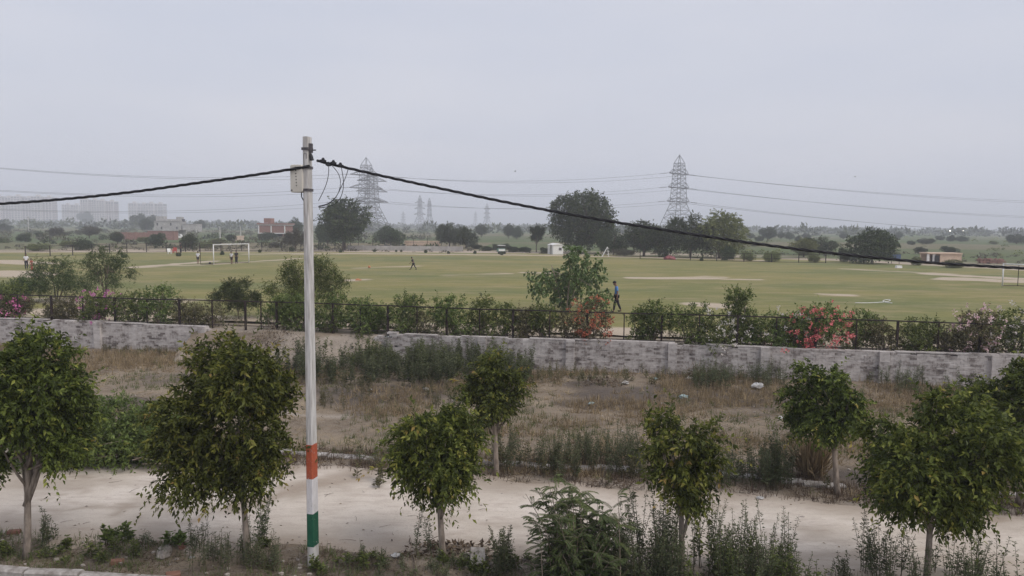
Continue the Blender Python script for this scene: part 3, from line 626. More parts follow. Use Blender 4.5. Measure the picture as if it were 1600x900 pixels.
# ------------------------------------------------------------------ retaining wall
def boxes(mb, c, s, mat=0, rnd=None):
    c = np.asarray(c, float); s = np.asarray(s, float) / 2
    k = np.array([[-1, -1, -1], [1, -1, -1], [1, 1, -1], [-1, 1, -1], [-1, -1, 1], [1, -1, 1], [1, 1, 1], [-1, 1, 1]])
    v = c[:, None] + k[None] * s[:, None]; q = np.array([[0, 3, 2, 1], [4, 5, 6, 7], [0, 1, 5, 4], [1, 2, 6, 5], [2, 3, 7, 6], [3, 0, 4, 7]])
    f = (np.arange(len(c))[:, None, None] * 8 + q[None]).reshape(-1, 4)
    mb.add(v.reshape(-1, 3), f, mat, None if rnd is None else np.repeat(rnd, 6))
wall = thing('retaining_wall', 'long low whitewashed brick wall, stained and broken open behind the pole', 'wall', (WA[0], WA[1], 0), WANG)
rng = np.random.default_rng(5)
def wall_top(s): return 1.30 + 0.035 * np.sin(s * 0.45) + 0.03 * (fbm(np.asarray(s, float) * 0.7, 3.0) - 0.5)
for si, (pa, pb) in enumerate(((-120, 322), (562, 1760))):
    s0, s1 = wall_s(pa), wall_s(pb); bc, bs, rn = [], [], []
    for cz in range(-2, 16):
        z = cz * 0.083 + 0.04; x = s0 + (0.12 if cz % 2 else 0)
        while x < s1:
            wd = 0.228; xc = x + 0.115
            top = float(wall_top(xc))
            if si == 1 and xc < s0 + 1.7: top = 0.78 + 0.34 * (xc - s0) + 0.16 * math.sin(xc * 9)
            if z < top - 0.035 and rng.random() > (0.012 if cz < 13 else 0.10):
                j = rng.normal(0, 1, 3)
                bc.append([xc + 0.002 * j[0], 0.0 + min(max(0.006 * j[1], -0.012), 0.012), z]); bs.append([wd + 0.006 + 0.004 * j[2], 0.25, 0.080 + 0.0025 * j[0]])
                rn.append(np.clip(0.5 + 0.22 * j[1] + 0.1 * j[2], 0, 1))
            x += 0.24
    m = MB(); boxes(m, bc, bs, 0, np.array(rn)); tag(m.build('brickwork', M['wwbrick'], wall), kind='stuff')
    core = MB(); ca = s0 + (1.8 if si else 0.06); core.box(((ca + s1) / 2, 0.012, 0.5), (s1 - ca, 0.215, 1.40)); core.build('mortar_core', M['wwbrick'], wall)
    cp = MB(); x = ca + 0.3
    while x < s1 - 0.1:
        L = min(rng.uniform(0.7, 2.2), s1 - x)
        if rng.random() > 0.10: cp.box((x + L / 2, 0.004 * rng.normal(), float(wall_top(x + L / 2)) - 0.012 + 0.006 * rng.normal()), (L - 0.015, 0.262 + 0.008 * rng.random(), 0.045), mat=0)
        x += L
    cp.build('coping', M['wwbrick'], wall)
for px in (-40, 155, 318, 755, 893, 1053, 1198, 1384, 1560):
    s = wall_s(px); h = float(wall_top(s))
    m = MB(); n = int((h + 0.15) / 0.083); boxes(m, [[s + 0.004 * rng.normal(), -0.085 + 0.004 * rng.normal(), -0.12 + 0.083 * k + 0.04] for k in range(n)], [[0.36, 0.33, 0.079]] * n, 0, np.clip(rng.normal(0.62, 0.15, n), 0, 1)); m.build('pier', M['wwbrick'], wall)

# earth bank where the wall has fallen
sa, sb = wall_s(300), wall_s(598); S, O = np.meshgrid(np.arange(sa, sb, 0.12), np.arange(-3.0, 0.61, 0.1)); X = WA[0] + WU[0] * S + WN[0] * O; Y = WA[1] + WU[1] * S + WN[1] * O
ed = np.minimum(S - sa, sb - S); Z = gz(X, np.minimum(Y, WA[1])) * 0.5 - 0.08 + 1.2 * sstep(-2.4, 0.25, O + (fbm(X * 0.8, Y * 0.8) - 0.5) * 1.0) + (fbm(X * 2, Y * 2) - 0.5) * 0.12
Z = np.where(O > 0.15, np.maximum(Z, 1.09), Z) - 0.25 * sstep(0.6, 0.0, ed) * (O < -0.1)
tag(MB().grid(X, Y, Z).build('earth_bank', M['ground'], smooth=True, attrs={'burnt': Z * 0, 'sandy': sstep(0.35, 0.6, fbm(X * 0.6, Y * 0.9)) * 0.75}), kind='structure')
# undergrowth between wall and hedge
rng = np.random.default_rng(640); mb, st = MB(), MB()
for i in range(130):
    px = rng.uniform(-60, 1680); q = hedge_at(px, rng.uniform(0.25, 2.4))
    if vnoise(q[0] * 0.5, 4.0) > rng.uniform(0.1, 0.6): weed_plant(mb, st, rng, q[0], q[1], rng.uniform(0.3, 1.05), 0.11, 0.034, 0.9, z=1.1, bushy=0.4)
for f, m_i, r in st.f: mb.f.append((f + mb.n, 1, None))
mb.v += st.v; mb.n += st.n; tag(mb.build('undergrowth', [M['shrub_olive'], M['stem']]), kind='stuff')

# ------------------------------------------------------------------ black fence
FOFF = 0.45
fence = thing('metal_fence', 'long black metal fence of posts and a top rail running above the brick wall', 'fence', (WA[0], WA[1], 0), WANG)
ftop = lambda s: 2.44 - 0.02 * math.sin(s * 0.3)
fpx = [-24, 80, 179, 280, 383, 432, 520, 606, 698, 802, 918, 1035, 1154, 1277, 1405, 1535, 1668]
fs = [float(np.dot(hedge_at(p, FOFF) - WA[:2], WU)) for p in fpx]
for i, s in enumerate(fs):
    m = MB(); m.box((s, FOFF, 1.08 + (ftop(s) - 1.08) / 2 - 0.004), (0.085, 0.085, ftop(s) - 1.08)); m.build('post', M['steel_black'], fence)
    if i + 1 < len(fs):
        e = fs[i + 1]; mid = (s + e) / 2
        m = MB(); m.box((mid, FOFF, 1.75), (0.045, 0.045, ftop(mid) * 2 - 3.5 - 0.03)); m.build('upright', M['steel_black'], fence)
        m = MB(); m.tube([(s, FOFF, ftop(s)), (mid, FOFF, ftop(mid) - 0.012 + 0.01 * rng.normal()), (e, FOFF, ftop(e))], 0.034, 4); m.build('top_rail', M['steel_black'], fence)
        m = MB(); m.tube([(s, FOFF, 1.30), (e, FOFF, 1.30)], 0.02, 4); m.build('bottom_rail', M['steel_black'], fence)

# ------------------------------------------------------------------ kerbs
def kerb(A, B, label, h, wd, gap=0.02, miss=0.0, seed=3, L=1.0):
    rng = np.random.default_rng(seed); A = np.array(A[:2]); B = np.array(B[:2]); u = B - A; T = np.linalg.norm(u); u /= T; an = math.atan2(u[1], u[0])
    root = thing('kerb', label, 'kerb', (A[0], A[1], 0), an); s = 0.0
    proto = None
    while s < T:
        l = L * rng.uniform(0.96, 1.0)
        if rng.random() > miss:
            p = A + u * (s + l / 2); z = gzf(*p)
            if proto is None:
                m = MB(); hl, hw = L / 2 - gap, wd / 2
                sec = [(-hw, -0.25), (hw, -0.25), (hw, h - 0.03), (hw - 0.03, h), (-hw + 0.03, h), (-hw, h - 0.03)]
                v = [(-hl, y, z_) for y, z_ in sec] + [(hl, y, z_) for y, z_ in sec]; q = [[i, (i + 1) % 6, (i + 1) % 6 + 6, i + 6] for i in range(6)]
                m.add(v, q); m.f.append((np.array([list(range(6))[::-1], list(range(6, 12))]), 0, None))
                o = proto = m.build('kerb_stone', M['kerb'], root)
            else: o = proto.copy(); COL.objects.link(o); o.parent = root
            o.location = (s + l / 2, rng.normal(0, 0.018), z + rng.normal(0, 0.018)); o.rotation_euler = (rng.normal(0, 0.03), rng.normal(0, 0.018), rng.normal(0, 0.018))
        s += L
kerb(G(-150, 672), G(1760, 783), 'broken concrete kerb between the far road verge and the waste ground', 0.06, 0.26, miss=0.14, seed=31)
kerb(G(-120, 889), G(560, 933), 'concrete kerb along the bottom left corner of the view', 0.20, 0.20, seed=32)

# ------------------------------------------------------------------ concrete pole with its fittings
pb = G(489.5, 878, 0.0); PY = pb[1]; PX = pb[0]
pole = thing('utility_pole', 'tall concrete pole with orange, white and green painted bands beside the road', 'utility pole', (PX, PY, 0), rad(-13))
def pz(y, x=489): return float(P(x, y, PY)[2])
def pw(z): t = np.clip((z) / 7.7, 0, 1); return 0.128 - 0.030 * t, 0.205 - 0.050 * t
def pole_seg(z0, z1, name, mat, grow=0.0):
    m = MB(); a, b = pw(z0), pw(z1); v = []
    for (wd, dp), z in ((a, z0), (b, z1)):
        x, y = wd / 2 + grow, dp / 2 + grow; k = 0.012
        v += [(-x + k, -y, z), (x - k, -y, z), (x, -y + k, z), (x, y - k, z), (x - k, y, z), (-x + k, y, z), (-x, y - k, z), (-x, -y + k, z)]
    m.add(v, [[i, (i + 1) % 8, (i + 1) % 8 + 8, i + 8] for i in range(8)]); m.f.append((np.array([list(range(8))[::-1], list(range(8, 16))]), 0, None))
    return m.build(name, mat, pole)
ztop = pz(214)
pole_seg(-0.3, ztop, 'shaft', M['concrete'])
for a, b, mn, lab in ((746, 693, 'p_red', 'orange painted band'), (800, 746, 'p_white', 'white painted band'), (851, 800, 'p_green', 'dark green painted band')):
    tag(pole_seg(pz(a), pz(b), 'painted_band', M[mn], 0.003), lab)
for y in (233, 262, 297): pole_seg(pz(y + 2), pz(y - 2), 'clamp', M['strap'], 0.012 if y > 240 else 0.018)
m = MB(); zl = pz(247); a = np.linspace(0, math.pi, 9)      # lifting loop on the front face near the top
pts = [(-0.022, -0.082, zl - 0.13)] + [(-0.022 * math.cos(t), -0.082, zl + 0.05 + 0.03 * math.sin(t)) for t in a] + [(0.022, -0.082, zl - 0.02)]
m.tube(pts, 0.005, 5); m.build('lifting_loop', M['strap'], pole)
# bracket and dead-end clamp on the right face
m = MB(); m.box((0.078, -0.02, pz(232)), (0.05, 0.06, 0.16)); m.box((0.12, -0.02, pz(235)), (0.10, 0.02, 0.02)); m.tube([(0.085, -0.03, pz(236)), (0.085, -0.03, pz(251))], 0.010, 6); m.build('bracket', M['strap'], pole)
m = MB(); m.tube([(0.075, -0.03, pz(241)), (0.085, -0.03, pz(244)), (0.10, -0.03, pz(251))], [0.022, 0.03, 0.036], 8); m.build('dead_end_clamp', M['wire'], pole)
# junction box on the left
bxw, bxh = 0.235, 0.475; bz = pz(279.5); bxc = -0.052 - bxw / 2 + 0.012
bmv = MB()
def rrect(wd, h, r, y, n=4):
    o = []
    for cx, cz, a0 in ((wd / 2 - r, h / 2 - r, 0), (-wd / 2 + r, h / 2 - r, 90), (-wd / 2 + r, -h / 2 + r, 180), (wd / 2 - r, -h / 2 + r, 270)):
        for k in range(n + 1): t = rad(a0 + 90 * k / n); o.append((cx + r * math.cos(t), y, cz + r * math.sin(t)))
    return o
secs = [rrect(bxw, bxh, 0.035, 0.07), rrect(bxw, bxh, 0.035, -0.055), rrect(bxw - 0.02, bxh - 0.02, 0.03, -0.07)]; n8 = len(secs[0])
v = np.array([p for s in secs for p in s]); q = [[k * n8 + i, k * n8 + (i + 1) % n8, (k + 1) * n8 + (i + 1) % n8, (k + 1) * n8 + i] for k in range(2) for i in range(n8)]
bmv.add(v, q); bmv.f.append((np.array([list(range(n8))[::-1], list(range(2 * n8, 3 * n8))]), 0, None))
jb = tag(bmv.build('junction_box', M['boxp'], pole, loc=(bxc, -0.045, bz)), 'off white plastic junction box')
for k in range(7):  # raised dark discs, the shade inside the small holes put into their colour
    m = MB(); m.tube([(0.012 * (k / 6 - 0.5) - 0.0, -0.0695, 0.19 - k * 0.052), (0.012 * (k / 6 - 0.5), -0.0745, 0.19 - k * 0.052)], 0.011 - 0.001 * (k > 0), 8); m.build('hole_disc', M['dark'], jb)
for zz in (0.16, -0.20):
    m = MB(); m.box((-0.085, -0.071, zz), (0.03, 0.006, 0.022)); m.build('latch', M['strap'], jb)
m = MB(); m.tube([(0.06, 0, -0.23), (0.06, 0.0, -0.31), (0.10, 0.0, -0.38), (0.13, 0.02, -0.39)], 0.010, 6); m.build('lead_wire', M['wire'], jb, smooth=True)

def spline(pts, n=80):
    p = np.array(pts, float); t = np.concatenate([[0], np.cumsum(np.linalg.norm(np.diff(p, axis=0), axis=1))]); u = np.linspace(0, t[-1], n)
    q = np.stack([np.interp(u, t, p[:, i]) for i in range(3)], 1)
    for _ in range(int(n / len(p) * 3)): q[1:-1] = 0.25 * q[:-2] + 0.5 * q[1:-1] + 0.25 * q[2:]
    return q
def bundle(name, pts, label, r=0.0118, off=0.0142, pitch=0.62, n=240):
    c = spline(pts, n); root = thing(name, label, 'cable', tuple(c[0]), 0)
    L = np.concatenate([[0], np.cumsum(np.linalg.norm(np.diff(c, axis=0), axis=1))]); t = unit(np.gradient(c, axis=0)); a = unit(np.cross(t, [0, 0, 1.0])); b = np.cross(t, a)
    for k in range(3):
        th = L / pitch * 2 * math.pi + k * 2.094
        m = MB(); m.tube(c - c[0] + off * (np.cos(th)[:, None] * a + np.sin(th)[:, None] * b), r, 6); m.build('strand', M['wire'], root, smooth=True)
    return c
cr_ = bundle('overhead_cable', [P(x, y, PY - 0.05 - (x - 497) * 0.0009) for x, y in ((495, 251), (540, 262), (620, 280), (700, 297), (780, 314), (860, 329.5), (950, 345.5), (1050, 361), (1150, 376.5), (1250, 390), (1350, 401), (1450, 410.5), (1600, 419.5), (1750, 424), (2000, 424))],
       'thick twisted black cable sagging from the pole across the lawn to the right edge')
bundle('overhead_cable', [P(x, y, PY - 0.1 + (480 - x) * 0.0006) for x, y in ((484, 259.5), (440, 267), (380, 276), (300, 287), (220, 298.5), (140, 307.5), (60, 314.5), (0, 318.5), (-120, 324), (-260, 326))],
       'thick twisted black cable running from the junction box to the left edge')
for i, (x, y) in enumerate(((505, 250.5), (513.5, 257), (521, 254), (532, 258))):
    p = P(x, y, PY - 0.09); m = MB(); m.box((0, 0, 0), (0.055, 0.05, 0.06), taper=0.8); m.box((0, 0, 0.036), (0.03, 0.03, 0.014)); m.tube([(-0.05, 0, 0.0), (0.05, 0, -0.012)], 0.017, 6)
    c = m.build('cable_connector', M['wire'], loc=tuple(p)); tag(c, ['small black connector on the cable nearest the pole', 'small black connector under the cable, second from the pole', 'small black connector over the cable, third from the pole', 'small black connector on the cable farthest from the pole'][i], 'connector', 'black cable connectors beside the pole')
for i, pts in enumerate((((513.5, 259), (514, 270), (511, 285), (505, 300), (497.5, 314)), ((519, 259), (528, 268), (533, 280), (532, 295), (525, 310), (512, 321), (497.5, 323)),
                         ((533, 260), (536, 275), (537.5, 288), (535, 305), (527, 318), (512, 324), (498, 324.5)), ((544, 264), (541, 276), (533, 292), (526, 308), (514, 319), (498, 322)))):
    m = MB(); c = spline([P(x, y, PY - 0.09 + 0.012 * i) for x, y in pts], 30); m.tube(c - c[0], 0.0062, 5)
    tag(m.build('tap_wire', M['wire'], loc=tuple(c[0]), smooth=True), ['thin black wire hanging closest to the pole', 'thin black wire looping down from the second connector', 'widest thin black wire loop right of the pole', 'thin black wire crossing the other loops'][i], 'wire', 'thin wires looping from the cable to the pole')

# ------------------------------------------------------------------ weeds, grasses and cuttings
def weed_patch(name, label_kind, boxes_px, n, h, seed, leafm='weed', leaf=0.055, wid=0.02, dens=1.0, zone=None):
    rng = np.random.default_rng(seed); mb, st = MB(), MB(); c = 0
    while c < n:
        x0, x1, y0, y1 = boxes_px[rng.integers(len(boxes_px))]
        q = G(rng.uniform(x0, x1), rng.uniform(y0, y1), 0.0)
        if vnoise(q[0] * 0.9 + seed, q[1] * 0.9) < rng.uniform(0.15, 0.6): c += 0.2; continue
        weed_plant(mb, st, rng, q[0], q[1], rng.uniform(*h), leaf, wid, dens); c += 1
    for f, m_i, r in st.f: mb.f.append((f + mb.n, 1, None))
    mb.v += st.v; mb.n += st.n
    return tag(mb.build(name, [M[leafm], M['stem']]), kind='stuff')
weed_patch('tall_weeds', 0, [(955, 1130, 880, 935), (1120, 1270, 895, 950)], 115, (0.8, 1.7), 41, dens=1.6, leaf=0.06, wid=0.024)
weed_patch('tall_weeds', 0, [(940, 1290, 885, 945)], 40, (0.4, 1.1), 54, 'shrub', leaf=0.085, wid=0.04, dens=1.3)
weed_patch('tall_weeds', 0, [(1345, 1620, 890, 960)], 46, (0.6, 1.4), 42, dens=1.6, leaf=0.06, wid=0.024)
weed_patch('verge_weeds', 0, [(-20, 420, 852, 880), (480, 930, 872, 905)], 46, (0.12, 0.4), 55, 'shrub', leaf=0.09, wid=0.045, dens=1.8)
weed_patch('verge_weeds', 0, [(300, 440, 858, 890)], 46, (0.35, 0.8), 43, dens=1.3)
weed_patch('verge_weeds', 0, [(-20, 300, 850, 872), (500, 760, 872, 900)], 60, (0.12, 0.38), 44, dens=1.5)
weed_patch('far_verge_weeds', 0, [(770, 880, 700, 742), (860, 1010, 715, 752)], 95, (0.7, 1.35), 45, dens=1.2, leaf=0.07, wid=0.026)
weed_patch('far_verge_weeds', 0, [(1110, 1245, 735, 768)], 48, (0.6, 1.1), 46, dens=1.2, leaf=0.07, wid=0.026)
weed_patch('far_verge_weeds', 0, [(520, 1300, 700, 765)], 46, (0.3, 0.8), 56, 'shrub_olive', leaf=0.09, wid=0.04, dens=1.2)
weed_patch('far_verge_weeds', 0, [(560, 690, 708, 730)], 26, (0.4, 0.9), 47, dens=1.2)
weed_patch('far_verge_weeds', 0, [(140, 260, 650, 690)], 34, (0.5, 1.0), 48, dens=1.2)
weed_patch('wall_weeds', 0, [(430, 830, 555, 605)], 430, (0.5, 1.6), 49, leaf=0.11, wid=0.042, dens=1.4)
weed_patch('wall_weeds', 0, [(500, 640, 540, 580), (640, 800, 555, 590)], 90, (0.6, 1.7), 57, 'shrub', leaf=0.12, wid=0.05, dens=1.3)
weed_patch('wall_weeds', 0, [(490, 760, 600, 640)], 60, (0.3, 0.9), 50, 'shrub_olive', leaf=0.09, wid=0.028, dens=0.8)
weed_patch('wall_weeds', 0, [(820, 1230, 578, 602)], 120, (0.25, 0.7), 51, 'shrub_olive', leaf=0.09, wid=0.028, dens=0.8)
weed_patch('wall_weeds', 0, [(1080, 1230, 590, 612), (1340, 1580, 592, 630)], 170, (0.4, 1.15), 52, leaf=0.09, wid=0.026, dens=0.8)
weed_patch('wall_weeds', 0, [(160, 340, 540, 556)], 90, (0.12, 0.5), 53, 'shrub_olive', leaf=0.08, wid=0.026)
def single_weed(px, py, h, label, seed, leaf=0.06, wid=0.024, n=5, dens=1.6, name='weed', m='weed', spread=0.10):
    rng = np.random.default_rng(seed); q = G(px, py, 0); r = thing(name, label, 'plant', (q[0], q[1], gzf(q[0], q[1])), 0, 'weeds along the road'); a, b = MB(), MB()
    for k in range(n): weed_plant(a, b, rng, rng.normal(0, spread), rng.normal(0, spread), h * rng.uniform(0.6, 1.0), leaf, wid, dens, z=0.0)
    a.build('leaves', M[m], r); b.build('stem', M['stem'], r)
single_weed(781, 892, 1.15, 'dense upright grey green weed left of the pinnate leaved bush', 61, n=9, dens=2.2)
single_weed(662, 868, 1.15, 'thin spindly weed just left of the leaning young trunk', 62, n=3)
single_weed(71, 850, 0.8, 'wispy weed right of the leftmost trunk', 63, n=6, spread=0.07)
single_weed(1210, 765, 1.75, 'tall dark upright weed by the far kerb left of the bare trunk', 64, n=9, dens=2.0, leaf=0.08, wid=0.03)
single_weed(415, 850, 1.2, 'spindly weed between the round tree and the pole', 65, n=4)
single_weed(1372, 905, 1.5, 'tall weed under the left side of the largest tree', 66, n=8, dens=1.8, spread=0.16)
single_weed(1318, 905, 0.55, 'short leafy weed at the bottom between the tall weeds and the largest tree', 67, n=4, dens=2)
single_weed(178, 850, 0.42, 'broad leafed seedling on the road edge left of the other seedling', 68, leaf=0.13, wid=0.075, n=4, dens=0.9, m='shrub', name='seedling')
single_weed(274, 853, 0.36, 'small broad leafed seedling on the road edge left of the round tree', 69, leaf=0.12, wid=0.07, n=3, dens=0.9, m='shrub', name='seedling')
single_weed(1500, 905, 1.0, 'light green weed at the foot of the largest tree on its right', 70, n=7, dens=1.8, spread=0.16)

# pinnate-leaved bush on the near verge
q = G(905, 915, 0); rt_ = thing('sapling_bush', 'dark bushy sapling with pinnate leaves on the near verge', 'bush', (q[0], q[1], gzf(q[0], q[1])))
rng = np.random.default_rng(77); a, st = MB(), MB()
for k in range(105):
    ang = rng.uniform(0, 6.28); tilt = min(abs(rng.normal(0, 0.36)), 0.62); hh = rng.uniform(0.5, 1.95) * (1 - 0.28 * tilt)
    tp = np.array([math.cos(ang) * math.sin(tilt) * hh * 1.1, math.sin(ang) * math.sin(tilt) * hh * 1.1, hh]); o_ = np.array([rng.normal(0, .24), rng.normal(0, .2), 0]); c = curve(o_, tp + o_, (0, 0, hh * 0.12), 7); st.tube(c, np.linspace(0.012, 0.004, 7), 4, cap=False)
    for _ in range(15):                             # fronds
        i = rng.integers(1, 7); s = c[i] if i < 7 else c[-1]; aa = rng.uniform(0, 6.28); el = rng.uniform(0.0, 0.8)
        d = np.array([math.cos(aa) * math.cos(el), math.sin(aa) * math.cos(el), math.sin(el)]); L = rng.uniform(0.20, 0.34); fr = curve(s, s + d * L - np.array([0, 0, 0.10]), (0, 0, 0.05), 15)
        st.tube(fr[::4], 0.003, 3, cap=False); ft = np.gradient(fr, axis=0); sd = unit(np.cross(ft, [0, 0, 1.0]))
        b_ = np.concatenate([fr[1:], fr[1:]]); dd = np.concatenate([unit(ft[1:]) * 0.7 + sd[1:], unit(ft[1:]) * 0.7 - sd[1:]]) + np.array([0, 0, -0.25])
        add_leaves(a, b_, dd, np.tile([0, 0, 1.0], (len(b_), 1)) + rng.normal(0, 0.2, (len(b_), 3)), 0.062, 0.019, np.clip(rng.normal(0.35 + 0.3 * (hh > 1.6), 0.15, len(b_)), 0, 1))
tag(st.build('stem', M['twig'], rt_), kind='stuff'); a.build('foliage', M['neem'], rt_)

# heap of cut leafy branches at the far left of the road
q = G(175, 735, 0); rt_ = thing('branch_heap', 'long heap of cut leafy branches with bare sticks lying by the road', 'branch heap', (q[0], q[1] + 0.5, gzf(q[0], q[1])))
rng = np.random.default_rng(78); lobes = [(np.array([x, rng.normal(0, 0.35) + 0.05 * x, 0.28 + 0.95 * rng.random() * (1 - (x / 3.4) ** 2)]), rng.uniform(0.38, 0.6)) for x in np.linspace(-2.7, 1.8, 38)]
a = MB(); p, u = lobe_points(rng, lobes, 2700, 0.3); p[:, 2] = np.abs(p[:, 2]); d = unit(u * 0.6 + rng.normal(0, 0.5, p.shape) + np.array([0.3, -0.2, 0.2])); spray_leaves(a, p, d, rng, 10, 0.09, 0.04, 0.34, 0.5, young=0.3); a.build('foliage', M['shrub'], rt_)
st = MB()
for k in range(34):
    x = rng.uniform(-2.0, 2.0); z = rng.uniform(0.1, 0.8) * (1 - abs(x) / 3.4); L = rng.uniform(0.6, 1.6); an = rng.normal(0.1, 0.5); y = rng.uniform(-0.75, -0.1)
    st.tube(curve((x, y, z), (x + L * math.cos(an), y + L * math.sin(an) * 0.6, max(0.04, z + rng.normal(0, 0.16))), rng.normal(0, 0.07, 3), 6), np.linspace(0.017, 0.006, 6), 5)
st.build('stick', M['twig'], rt_, smooth=True)

def heap(px, py, wd, dp, h, label, seed, name, sand=None, leaves=0, sticks=0, leafm='dryleaf'):
    q = G(px, py, 0); rng = np.random.default_rng(seed); r = thing(name, label, name.replace('_', ' '), (q[0], q[1], gzf(q[0], q[1])))
    if sand:
        t = np.linspace(0, 2 * math.pi, 41); rr = np.linspace(0, 1, 14); A, RR = np.meshgrid(t, rr); x = RR * np.cos(A) * wd / 2; y = RR * np.sin(A) * dp / 2
        z = h * (1 - RR ** 2) ** 1.2 * (0.65 + 0.6 * fbm(x * 1.5 + seed, y * 1.5)) - 0.06; MB().grid(x, y, z).build('mound', M[sand], r, smooth=True)
    if leaves:
        a = MB(); k = leaves; x = rng.uniform(-1, 1, k); y = rng.uniform(-1, 1, k); rr = np.hypot(x, y); z = h * np.clip(1 - rr ** 2, 0, 1) * rng.uniform(0.3, 1.05, k)
        add_leaves(a, np.stack([x * wd / 2, y * dp / 2, z], 1), rng.normal(size=(k, 3)), rng.normal(size=(k, 3)), 0.12 * rng.uniform(0.5, 1.4, k), 0.055, rng.random(k)); a.build('dry_leaves', M[leafm], r)
    if sticks:
        st = MB()
        for _ in range(sticks):
            x, y = rng.uniform(-0.5, 0.5) * wd, rng.uniform(-0.5, 0.3) * dp; d = unit(rng.normal(size=3) * np.array([1, 0.6, 0.55])); L = rng.uniform(0.3, 1.0) * wd * 0.45; z = h * rng.uniform(0.2, 0.8)
            e = np.array([x, y, z]) + d * L; e[2] = max(e[2], 0.03); st.tube(curve((x, y, z), e, rng.normal(0, 0.06, 3), 5), np.linspace(0.013, 0.005, 5), 4)
        st.build('stick', M['twig'], r)
heap(400, 528, 6.2, 3.0, 1.25, 'pale sand mound in the gap of the wall left of the pole', 81, 'sand_mound', 'sandm')
heap(432, 560, 3.2, 2.0, 1.45, 'dry brown brush heap in front of the wall gap left of the pole', 82, 'brush_heap', None, 1500, 70)
heap(480, 572, 0.8, 0.6, 1.1, 'withered yellow brown leaf bunch leaning beside the pole', 83, 'leaf_bunch', None, 160, 6)
heap(365, 545, 2.6, 1.6, 1.15, 'low brown bramble left of the dry brush heap', 84, 'bramble', None, 900, 40, 'shrub_olive')
heap(700, 862, 1.6, 0.7, 0.12, 'flat litter of dead leaves around the leaning young trunk', 85, 'leaf_litter', None, 420, 18)
heap(945, 602, 1.5, 0.8, 0.35, 'small dry twig heap at the foot of the wall', 86, 'twig_heap', None, 150, 40)
heap(1100, 590, 1.8, 0.9, 0.4, 'brown twig heap with litter below the stepped wall top', 87, 'twig_heap', None, 260, 40)
# dry bush by the kerb
q = G(1270, 742, 0); r_ = thing('grass_clump', 'straw coloured grass clump left of the bare trunk by the kerb', 'grass clump', (q[0], q[1], gzf(q[0], q[1])))
rng = np.random.default_rng(88); a = MB(); k = 420; an = rng.uniform(0, 6.28, k); ti = np.abs(rng.normal(0, 0.45, k)); d = np.stack([np.cos(an) * np.sin(ti), np.sin(an) * np.sin(ti), np.cos(ti)], 1)
add_leaves(a, np.stack([rng.normal(0, .12, k), rng.normal(0, .12, k), np.zeros(k)], 1), d, rng.normal(size=(k, 3)), rng.uniform(0.5, 1.15, k), 0.02, rng.uniform(0.4, 1, k)); a.build('blades', M['straw'], r_)

# straw and grass over the waste ground
def tufts(name, n, region, seed, matn, hl, mask, lying=0.35, per=9, w=0.012):
    rng = np.random.default_rng(seed); x = rng.uniform(-30, 30, n); y = rng.uniform(region[0], region[1], n)
    inside = (np.abs(x) < 0.74 * y + 2) & (((x - WA[0]) * WN[0] + (y - WA[1]) * WN[1]) < -0.2) & mask(x, y, rng); x, y = x[inside], y[inside]; z = gz(x, y) - 0.01
    k = per; m = len(x); an = rng.uniform(0, 6.28, (m, k)); ti = np.where(rng.random((m, k)) < lying, rng.uniform(1.1, 1.5, (m, k)), np.abs(rng.normal(0, 0.45, (m, k))))
    d = np.stack([np.cos(an) * np.sin(ti), np.sin(an) * np.sin(ti), np.cos(ti)], -1).reshape(-1, 3)
    b = np.repeat(np.stack([x, y, z], 1), k, 0) + rng.normal(0, 0.06, (m * k, 3)) * np.array([1, 1, 0]); L = rng.uniform(hl[0], hl[1], m * k); wd = w * (0.6 + y / 25); wd = np.repeat(wd, k)
    side = unit(np.cross(d, rng.normal(size=d.shape))); v = np.stack([b - side * wd[:, None] / 2, b + side * wd[:, None] / 2, b + d * L[:, None]], 1)
    mb = MB(); mb.add(v.reshape(-1, 3), np.arange(m * k * 3).reshape(-1, 3), 0, np.clip(np.repeat(rng.random(m), k) * 0.6 + rng.random(m * k) * 0.4, 0, 1)); return tag(mb.build(name, M[matn]), kind='stuff')
def lotmask(lo, hi, sx=0.25, sy=0.45, o=0.0):
    def f(x, y, rng):
        yf = edge_y(RF0, RF1, x); v = fbm(x * sx + 31 + o, y * sy + 7, 4); return (y > yf + 0.35) & (v > rng.uniform(lo, hi, len(x)))
    return f
tufts('dry_grass', 46000, (15.5, 37), 91, 'straw', (0.12, 0.40), lotmask(0.46, 0.62), 0.35)
tufts('dry_straw', 14000, (15.5, 37), 92, 'straw', (0.15, 0.5), lotmask(0.30, 0.75, 0.3, 0.3, 50), 0.97, 5, 0.010)
tufts('green_grass', 16000, (15.5, 37), 93, 'grassg', (0.08, 0.26), lotmask(0.45, 0.70, 0.3, 0.5, 90), 0.15)
def nearmask(x, y, rng):
    yn = edge_y(RN0, RN1, x); return (y < yn + 0.1) & (y > 10) & (fbm(x * 0.9, y * 0.9 + 60) > rng.uniform(0.3, 0.65, len(x)))
tufts('verge_grass', 13000, (10.5, 15), 94, 'grassg', (0.06, 0.24), nearmask, 0.3)
tufts('verge_litter', 26000, (10.5, 15.4), 95, 'dryleaf', (0.05, 0.22), nearmask, 0.9, 6)
def farv(x, y, rng):
    yf = edge_y(RF0, RF1, x); return (y < yf + 1.6) & (y > yf - 0.25) & (fbm(x * 0.9 + 5, y * 0.9 + 60) > rng.uniform(0.2, 0.65, len(x)))
tufts('verge_litter', 26000, (14.5, 22), 96, 'dryleaf', (0.08, 0.32), farv, 0.55)
